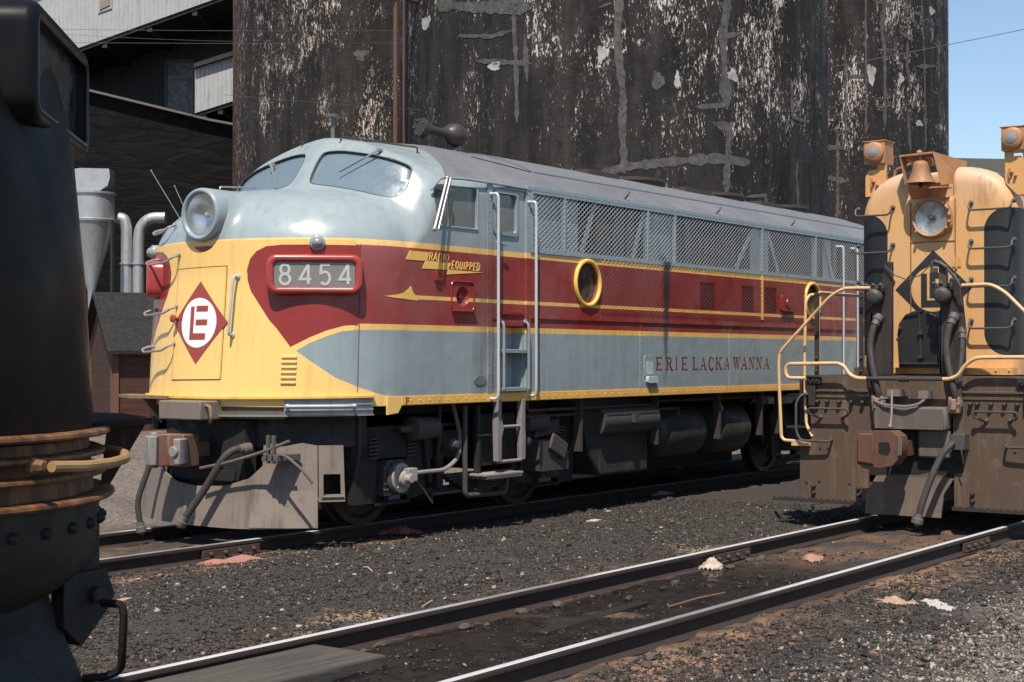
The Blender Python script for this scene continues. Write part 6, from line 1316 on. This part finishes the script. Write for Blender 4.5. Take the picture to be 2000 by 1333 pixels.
# ------------------------------------------------------------------ black locomotive close on the left
BY=5.77
BL=thing('black_locomotive','black locomotive nose with a big number box and rusty ribbed band, at left','locomotive',(2.0,BY,0))
def black_mat():
    g=NT('sooty_black_paint'); c=g.mix(g.noise(1.2,4,.6,g.scaled((1,1,.35)),.3,.75),(.0035,.0038,.005),(.011,.012,.013)); c=g.mix(g.math('MULTIPLY',g.noise(2.6,6,.7,None,.5,.8),.35),c,(.030,.028,.026))
    x,y,z=g.sep(); c=g.mix(g.math('MULTIPLY',g.rng(z,1.9,1.43),g.noise(6,5,.7,None,.5,.8)),c,(.035,.020,.012))
    return g.fin(c,g.rng(g.noise(3,4),.3,.7,.30,.5),0,g.bump(g.noise(2,3),.25,.02),.10)
BKM=black_mat()
RIBM=NT('rusty_ribs'); _n=RIBM.noise(6,6,.72); _st=RIBM.noise(3,5,.6,RIBM.scaled((4,4,.5)),.4,.7)
RIBMM=RIBM.fin(RIBM.mix(_st,RIBM.mix(RIBM.rng(_n,.3,.7),(.010,.006,.004),(.10,.038,.012)),(.24,.105,.030)),.6,0,RIBM.bump(_n,.4,.01))
BCX=lambda z:3.08-(z-1.45)*.13
def bring(z,da=0,k=1,n=64,xr=-8.0):
    """plan outline of the black nose at height z: nose ellipse plus straight sides back to xr"""
    xc=BCX(z); a=(1.20+da)*k; b_=(1.45+da)*k; P=[]
    for i in range(n+1):
        t=R(-90+180*i/n); P.append((xc+a*math.cos(t),BY+b_*math.sin(t),z))
    return [(xr,BY-b_,z)]+P+[(xr,BY+b_,z)]
def bloft(m,rings,cap=True):
    n=len(rings[0]); vs=[p for r in rings for p in r]
    fs=[(j*n+i,j*n+(i+1)%n,(j+1)*n+(i+1)%n,(j+1)*n+i) for j in range(len(rings)-1) for i in range(n)]
    if cap: fs+=[tuple(range(n)),tuple((len(rings)-1)*n+i for i in range(n))]
    m.add(vs,fs)
m=MB(); st=[(1.40,-.05,.985),(1.45,-.03,.985),(2.0,-.01,.985),(2.5,0,.98),(2.8,-.02,.965),(3.0,-.05,.93),(3.15,-.10,.87),(3.27,-.18,.78),(3.35,-.3,.64),(3.39,-.5,.42)]
bloft(m,[bring(z,d,k,xr=-8) for z,d,k in st]); m.build('nose_shell',BKM,BL,smooth=40)
m=MB(); pr=[(-1.45,3.0)]+[(1.45*math.cos(R(180-9*i))*1.0,3.1+1.05*math.sin(R(9*i))**.7) for i in range(1,20)]+[(1.45,3.0)]
vs=[(x,BY+a,z) for x in(1.2,-8.0) for a,z in pr]; n=len(pr); m.add(vs,[(i,i+1,n+i+1,n+i) for i in range(n-1)]+[tuple(range(n)),tuple(range(n,2*n)),(0,n-1,2*n-1,n)])
m.add([(2.0,BY-1.2,3.2),(2.0,BY+1.2,3.2),(1.2,BY+1.2,3.2),(1.2,BY-1.2,3.2),(1.45,BY-1.1,3.95),(1.45,BY+1.1,3.95),(1.15,BY+1.1,3.95),(1.15,BY-1.1,3.95)],[(0,1,2,3),(4,5,6,7),(0,1,5,4),(1,2,6,5),(2,3,7,6),(3,0,4,7)]); m.build('cab_roof',BKM,BL,smooth=40)
for s in(-1,1):
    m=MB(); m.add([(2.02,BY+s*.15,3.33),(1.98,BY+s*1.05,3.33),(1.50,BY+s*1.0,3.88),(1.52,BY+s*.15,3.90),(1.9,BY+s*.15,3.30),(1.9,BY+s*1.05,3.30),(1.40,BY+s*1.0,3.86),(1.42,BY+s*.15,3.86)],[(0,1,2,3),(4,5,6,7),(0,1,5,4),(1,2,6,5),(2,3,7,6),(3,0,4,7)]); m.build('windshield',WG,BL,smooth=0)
# ribbed band
m=MB(); bloft(m,[bring(1.13,-.075),bring(1.44,-.075)]); m.build('band_plate',RIBMM,BL,smooth=40)
for z,o in((1.425,.0),(1.350,-.025),(1.278,-.025),(1.190,-.005)):
    m=MB(); bloft(m,[bring(z-.012,-.08),bring(z-.012,o),bring(z-.004,o+.008),bring(z+.006,o+.006),bring(z+.012,o-.006),bring(z+.014,-.08)],False); m.build('band_rib',RIBMM,BL,smooth=40)
# coupler bowl under the band
DKB=paint('grimy_hull',(.010,.009,.0085),.6,.4,.15,.25,(.028,.021,.017))
m=MB(); rings=[]
for z,k in((1.18,.955),(1.08,.95),(1.0,.94),(.92,.92),(.85,.86),(.79,.78),(.745,.66),(.72,.5)): rings.append(bring(z,0,k,xr=1.2))
bloft(m,rings); m.build('lower_shell',DKB,BL,smooth=40)
m=MB(); bp_=[]
for i in range(2,62,3):
    p=bring(1.09,.0,.95)[1+i]; t=R(-90+180*i/64); bp_.append((p,(math.cos(t),math.sin(t),0)))
for p,nn in bp_: m.lathe(p,nn,[(0,.022),(.015,.020),(.028,.008)],8)
m.build('shell_rivets',DKB,BL)
m=MB()
for z in(2.0,1.86,1.72,1.58,1.50)[:5]:
    p=bring(z,0,1)[1+44]; q=bring(z,0,1)[1+26]; 
    for i in(24,30): 
        t=R(-90+180*i/64); p=bring(z,0,.998)[1+i]; m.lathe(p,(math.cos(t),math.sin(t),0),[(0,.018),(.014,.016),(.024,.006)],8)
m.build('nose_rivets',BKM,BL)
# number box on the near flank
A=Vector((3.29,4.34,0)); B_=Vector((4.04,5.0,0)); U=(B_-A).normalized(); N_=Vector((U.y,-U.x,0)); L=(B_-A).length; C_=(A+B_)/2
f=lambda u,v,d:tuple(C_+U*u+N_*d+Vector((0,0,v)))
def rr2(h,k,r): return rrect(-L/2-.035+k,L/2+.035-k,2.50+k,2.93-k,r,7)
out=rr2(0,0,.10); n=len(out); m=MB(); vs=[]
prof=[(0,-.42),(0,-.035),(.008,-.012),(.022,0),(.045,0),(.056,-.010),(.060,-.045)]
for k,d in prof: vs+=[f(a,b_,d) for a,b_ in rr2(0,k,max(.03,.10-k))]
m.add(vs,[(j*n+i,j*n+(i+1)%n,(j+1)*n+(i+1)%n,(j+1)*n+i) for j in range(len(prof)-1) for i in range(n)]); q=m.build('number_box',BKM,BL,smooth=45)
m=MB(); m.tube([f(a,b_,-.006) for a,b_ in rr2(0,.052,.05)],.010,6,closed=True,cap=False); m.build('box_gasket',paint('black_gasket',(.02,.02,.02),.35,.2),q)
m=MB(); m.prism(rr2(0,.058,.045),f,(-.06,-.04)); m.build('box_glass',glass('smoky_glass',(.012,.014,.012),.12,.30,.5),q,smooth=0)
# the same box on the far flank
f2=lambda u,v,d:(lambda p:(p[0],2*BY-p[1],p[2]))(f(u,v,d))
m=MB(); m.prism(out,f2,(-.4,-.01)); q=m.build('number_box',BKM,BL,bevel=.02)
# handles on the nose edge
for z in(2.31,1.90):
    i=31; p=Vector(bring(z,0,1)[1+i-2]); t=R(-90+180*(i-2)/64); nn=Vector((math.cos(t),math.sin(t),0)); nn=(nn+Vector((.2,-.35,0))).normalized()
    m=MB(); m.tube([p-nn*.02+Vector((0,0,.045)),p+nn*.055+Vector((0,0,.045)),p+nn*.085+Vector((0,0,.02)),p+nn*.085-Vector((0,0,.03)),p+nn*.055-Vector((0,0,.05)),p-nn*.02-Vector((0,0,.05))],.0125,8,round_=.02); m.build('grab_iron',BKM,BL)
# ledge in front of the band, its gusset, and the yellow bar
LB=paint('ledge_rust_black',(.022,.013,.009),.9,.6,.9,.3,(.07,.035,.018),0,0,.12,.1)
m=MB(); m.add([(x,y,z) for z in(1.425,1.452) for x,y in((3.85,4.72),(4.36,4.98),(4.62,5.5),(4.62,6.3),(3.9,6.6),(3.5,5.4))],[(0,1,2,3,4,5),(6,7,8,9,10,11)]+[(i,(i+1)%6,6+(i+1)%6,6+i) for i in range(6)])
m.add([(4.34,5.0,1.424),(4.02,4.86,1.424),(3.98,4.86,1.13),(4.02,4.90,1.13),(4.36,5.04,1.424)],[(0,1,2),(1,2,3),(0,2,3),(0,3,4),(1,3,4),(0,1,4)]); m.build('front_ledge',LB,BL,smooth=0)
m=MB(); m.tube([(3.30,4.27,1.335),(3.47,4.31,1.325),(3.66,4.40,1.322),(3.84,4.54,1.322),(3.95,4.665,1.328),(4.01,4.78,1.335),(4.02,4.88,1.338)],.0195,10,round_=.03); m.build('band_hand_rail',paint('dull_yellow_bar',(.32,.19,.08),.5,.5,.5,.15,(.15,.07,.03)),BL)
m=MB(); m.lathe((3.295,4.37,1.335),(.1,-1,0),[(0,.032),(.02,.03),(.021,.022),(.055,.022),(.06,.015)],6); m.build('rail_bolt',paint('bolt_orange',(.16,.085,.04),.55,.4,.4,.2),BL)
# pilot, column, bracket, rod
m=MB(); p0=bring(.95,0,.80,xr=1.2); 
pl=[(3.35,4.85,.90),(3.62,4.78,.93),(3.92,5.2,.95),(4.10,5.77,.95),(3.92,6.34,.95),(3.62,6.76,.93),(3.35,6.70,.90)]
pb=[(3.42,4.50,.12),(3.82,4.50,.12),(4.15,5.05,.12),(4.28,5.77,.12),(4.15,6.49,.12),(3.82,7.04,.12),(3.42,7.04,.12)]
m.add(pl+pb,[(i,i+1,8+i,7+i) for i in range(6)]); m.add([(a-.05,b_+.02,c) for a,b_,c in pl]+[(a-.05,b_+.02,c) for a,b_,c in pb],[(i,i+1,8+i,7+i) for i in range(6)]); m.build('pilot',DKB,BL,smooth=0)
m=MB(); m.box(3.72,3.86,4.70,4.82,.82,1.12); m.build('pilot_column',paint('column_brown',(.016,.011,.009),.6,.5,.5,.2),BL,bevel=.01)
m=MB(); m.prism([(3.66,.70),(3.66,.90),(3.86,.90),(3.90,.80),(3.86,.74),(3.74,.62)],lambda u,v,d:(u,4.66+d,v),(0,.08)); m.lathe((3.80,4.66,.81),(0,-1,0),[(0,.035),(.03,.035),(.04,.02)],6); m.build('lever_bracket',DKB,BL,bevel=.006)
m=MB(); m.tube([(3.80,4.62,.78),(3.83,4.54,.78),(3.83,4.53,.74),(3.82,4.53,.54),(3.78,4.56,.515),(3.70,4.60,.515)],.0155,8,round_=.03); m.build('uncoupling_rod',BKM,BL)
for ax_ in(1.9,-.85):
    m=MB(); m.cyl((ax_,T2Y-.72,.508),(ax_,T2Y+.72,.508),.085,14)
    for s in(-1,1): m.lathe((ax_,T2Y+s*.66,.508),(0,s,0),[(0,.535),(.035,.509),(.14,.505),(.142,.44),(.10,.17),(.16,.001)],36)
    m.build('wheelset',WH,BL,smooth=30)
for s in(-1,1):
    m=MB(); m.prism([(-1.6,.85),(2.6,.85),(2.4,.3),(1.4,.3),(1.0,.6),(0,.6),(-.4,.3),(-1.4,.3)],lambda u,v,d:(u,BY+s*1.12+d,v),(-.05,.05)); m.build('truck_side_frame',TRK,BL,bevel=.015)
m=MB(); m.box(-7.8,2.8,BY-1.0,BY+1.0,.6,1.13); m.build('underframe',BLK,BL)
# ------------------------------------------------------------------ debris and boards
def gz(x,y): return float(ground_h(np.array(x,float),np.array(y,float)))
def rag(x,y,lx,ly,ang,h,mat,name,label,cat,seed,group=None,n=22):
    """a crumpled cloth or paper lying on the ground"""
    rr=random.Random(seed); m=MB(); ca_,sa_=math.cos(R(ang)),math.sin(R(ang)); vs=[]
    ph=[rr.uniform(0,6) for _ in range(6)]
    for i in range(n+1):
        for j in range(n+1):
            u=i/n-.5;v=j/n-.5; e=1-.28*abs(math.sin(ph[0]+9*u+4*v)); w_=lx*u*e; k=ly*v*(1-.35*abs(math.sin(ph[1]+7*u)))
            px_=x+w_*ca_-k*sa_; py_=y+w_*sa_+k*ca_; fl=max(0,1-abs(2*u)**4)*max(0,1-abs(2*v)**2); z=gz(px_,py_)+.006+h*.8*fl*(.35+.35*math.sin(ph[2]+8*u+5*v)+.3*abs(math.sin(ph[3]+19*u-9*v)))+h*.22*abs(math.sin(ph[4]+31*u+17*v)); vs.append((px_,py_,z))
    N=n+1; f=[(i*N+j,(i+1)*N+j,(i+1)*N+j+1,i*N+j+1) for i in range(n) for j in range(n)]; vb=[(a,b_,c-.006) for a,b_,c in vs]
    m.add(vs,f); k=len(vs); m.v+=vb; m.f+=[tuple(q+k for q in t)[::-1] for t in f]
    for i in range(n):
        for a,b_ in((i*N,(i+1)*N),((i+1)*N+n,i*N+n),(i+1,i),(n*N+i,n*N+i+1)): m.f.append((a,b_,b_+k,a+k))
    return solo(m,name,mat,label,cat,group,smooth=50)
RG=paint('pinkish_rag',(.30,.135,.105),.85,.35,0,.4,(.20,.07,.05)); RG2=paint('dark_red_rag',(.30,.085,.055),.85,.4,0,.4,(.10,.03,.02)); PPR=paint('crumpled_paper',(.42,.35,.28),.8,.4,0,.3,(.30,.20,.12)); WPR=paint('white_paper',(.40,.385,.36),.8,.2,0,.3); TW=paint('torn_card',(.34,.235,.165),.85,.4,0,.3)
rag(9.72,10.08,.62,.26,-25,.05,RG,'rag','pinkish rag crumpled beside the joint bar of the far track','rag',1,'shop rags on the ground')
rag(12.35,10.33,.55,.22,-50,.09,RG2,'rag','dark red rag draped over the near rail of the far track under the locomotive','rag',2,'shop rags on the ground')
rag(11.9,6.40,.30,.22,30,.09,PPR,'crumpled_paper','cream crumpled paper between the nearer rails, beside the second rail','paper',3,'scraps of paper')
rag(18.0,10.45,.62,.24,5,.06,PPR,'crumpled_paper','long cream scrap at the edge of the shadow under the locomotive','paper',4,'scraps of paper')
rag(7.55,9.02,.42,.07,18,.02,TW,'torn_card','pair of thin torn card strips lying on the cinders at the lower left','card',5)
rag(9.55,13.2,.22,.18,10,.06,WPR,'paper_ball','white paper ball behind the tracks, left of the yellow nose','paper',6,'scraps of paper')
rag(10.6,13.6,.16,.12,10,.06,WPR,'paper_ball','smaller white paper ball behind the tracks, closer to the pilot','paper',7,'scraps of paper')
rag(11.05,4.05,.55,.16,38,.03,WPR,'torn_paper','dirty white paper torn flat beside the nearest rail at right','paper',8,'scraps of paper')
rag(11.0,4.35,.38,.2,60,.05,TW,'torn_card','brown card scrap against the nearest rail at right','card',9)
rag(14.3,9.15,.22,.1,0,.03,PPR,'paper_scrap','small pale scrap in the middle of the cinders between tracks','paper',10,'scraps of paper')
rag(15.5,9.7,.26,.06,20,.02,PPR,'paper_scrap','thin pale strip on the cinders near the shadow edge','paper',11,'scraps of paper')
rag(12.9,5.9,.35,.2,20,.05,paint('pink_clod',(.30,.17,.12),.95,.4,0,.5),'rag','dusty pinkish rag half buried between the nearer rails near the orange locomotive','rag',13,'shop rags on the ground')
# stones and clods big enough to count
rr=random.Random(5)
CL=paint('dirt_clod',(.075,.052,.038),.95,.5,0,.6,(.03,.02,.015)); CLP=paint('pale_stone',(.34,.28,.22),.9,.3,0,.4)
def clod(x,y,r,mat,label,group,cat='stone'):
    m=MB(); m.ball((x,y,gz(x,y)+r*.25),r,9,(1.2,.9,.6)); m.v=[(a+rr.uniform(-.18,.18)*r,b_+rr.uniform(-.18,.18)*r,c+rr.uniform(-.15,.15)*r) for a,b_,c in m.v]
    # close the poles' rings again
    for k in(0,len(m.v)-9):
        p=m.v[k]
        for i in range(9): m.v[k+i]=p
    return solo(m,'dirt_clod' if mat is CL else 'pale_stone',mat,label,cat,group,smooth=40,clean=True)
for i in range(70):
    y=rr.choice((T2Y+.62,T2Y-.62,T2Y-1.0,T2Y+.5,T2Y-1.3))+rr.gauss(0,.09); x=rr.uniform(6.8,14.8)
    if abs(abs(y-T2Y)-G)<.10: y+=.16
    clod(x,y,rr.uniform(.018,.05),CL,'brown dirt clod lying along the rails of the nearer track','clods along the nearer track','clod')
for i in range(34):
    clod(rr.uniform(6.5,15),rr.uniform(6.9,10.0),rr.uniform(.010,.022),CLP,'pale stone lying on the dark cinders between the two tracks','pale stones between the tracks')
OILW=paint('oil_black_wood',(.016,.012,.009),.45,.3,0,.4,(.04,.03,.02))
# plank crossing and boards between the nearer rails
def board_(x,y,lx,ly,lz,ang,z,label,grp=None,mat=WOOD):
    a=R(ang); m=MB(); m.rot((x,y,z),(lx/2,ly/2,lz/2),(Vector((math.cos(a),math.sin(a),0)),Vector((-math.sin(a),math.cos(a),0)),Vector((0,0,1)))); return solo(m,'timber',mat,label,'plank',grp,bevel=.012,seg=2)
_g=NT('grey_crossing_plank'); _q=_g.noise(4,6,.65,_g.scaled((.35,5,3))); GP=_g.fin(_g.mix(_g.rng(_q,.3,.7),(.030,.026,.022),(.088,.076,.064)),.8,0,_g.bump(_q,.6,.02))
board_(5.60,6.24,2.75,.62,.10,-1.0,-.105,'broad grey crossing plank lying beside the second rail at the bottom',None,GP)
board_(9.15,5.84,1.5,.10,.04,4,-.128,'narrow dark board sunk in the oily mud between the nearer rails',None,OILW)
board_(10.7,4.45,.6,.06,.03,-18,-.15,'thin dark stick lying outside the nearest rail')

# broken lumps of ballast, mixed sizes, between and beside the tracks
LUMP=paint('ballast_lump',(.075,.066,.058),.9,.4,0,.5,(.03,.025,.02)); BRN=paint('brown_lump',(.15,.085,.055),.95,.5,0,.6,(.05,.03,.02))
def lump(x,y,r,mat,name,label,cat,group):
    bm=bmesh.new(); bmesh.ops.create_icosphere(bm,subdivisions=1,radius=r)
    for v in bm.verts: v.co=Vector((v.co.x*rr.uniform(.7,1.25),v.co.y*rr.uniform(.7,1.25),v.co.z*rr.uniform(.45,.85)))
    m=MB(); z=gz(x,y)+r*.18; m.add([(x+v.co.x,y+v.co.y,z+v.co.z) for v in bm.verts],[tuple(q.index for q in f.verts) for f in bm.faces]); bm.free()
    return solo(m,name,mat,label,cat,group,smooth=0)
for i in range(60): lump(rr.uniform(6.3,15.5),rr.uniform(6.95,9.9),rr.uniform(.018,.034),LUMP,'ballast_lump','dark angular ballast lump bigger than the cinders between the two tracks','stone','larger lumps between the two tracks')
for i in range(45): lump(rr.uniform(7.4,13.5),rr.uniform(3.3,4.75),rr.uniform(.016,.036),BRN if i%3 else LUMP,'earth_lump','brown earth lump outside the nearest rail at lower right','clod','earth lumps outside the nearest rail')
for i,(x,y,a,l,lab) in enumerate(((11.3,4.35,12,.5,'thin dark splinter of wood outside the nearest rail, longest there'),(9.9,8.6,60,.22,'short pale twig on the cinders between the tracks'),(8.9,7.15,25,.30,'straw-coloured twig beside the sandy patch at the second rail'),(10.2,5.6,-8,.7,'rusty thin rod lying in the oily mud between the nearer rails'))):
    m=MB(); ca_,sa_=math.cos(R(a)),math.sin(R(a)); z=gz(x,y)+.012; m.tube([(x-l/2*ca_,y-l/2*sa_,gz(x-l/2*ca_,y-l/2*sa_)+.01),(x,y,z+.01),(x+l/2*ca_,y+l/2*sa_,gz(x+l/2*ca_,y+l/2*sa_)+.01)],.008,6); solo(m,'stick' if i<3 else 'thin_rod',(OILW,TW,TW,BRN)[i],lab,'stick' if i<3 else 'rod')
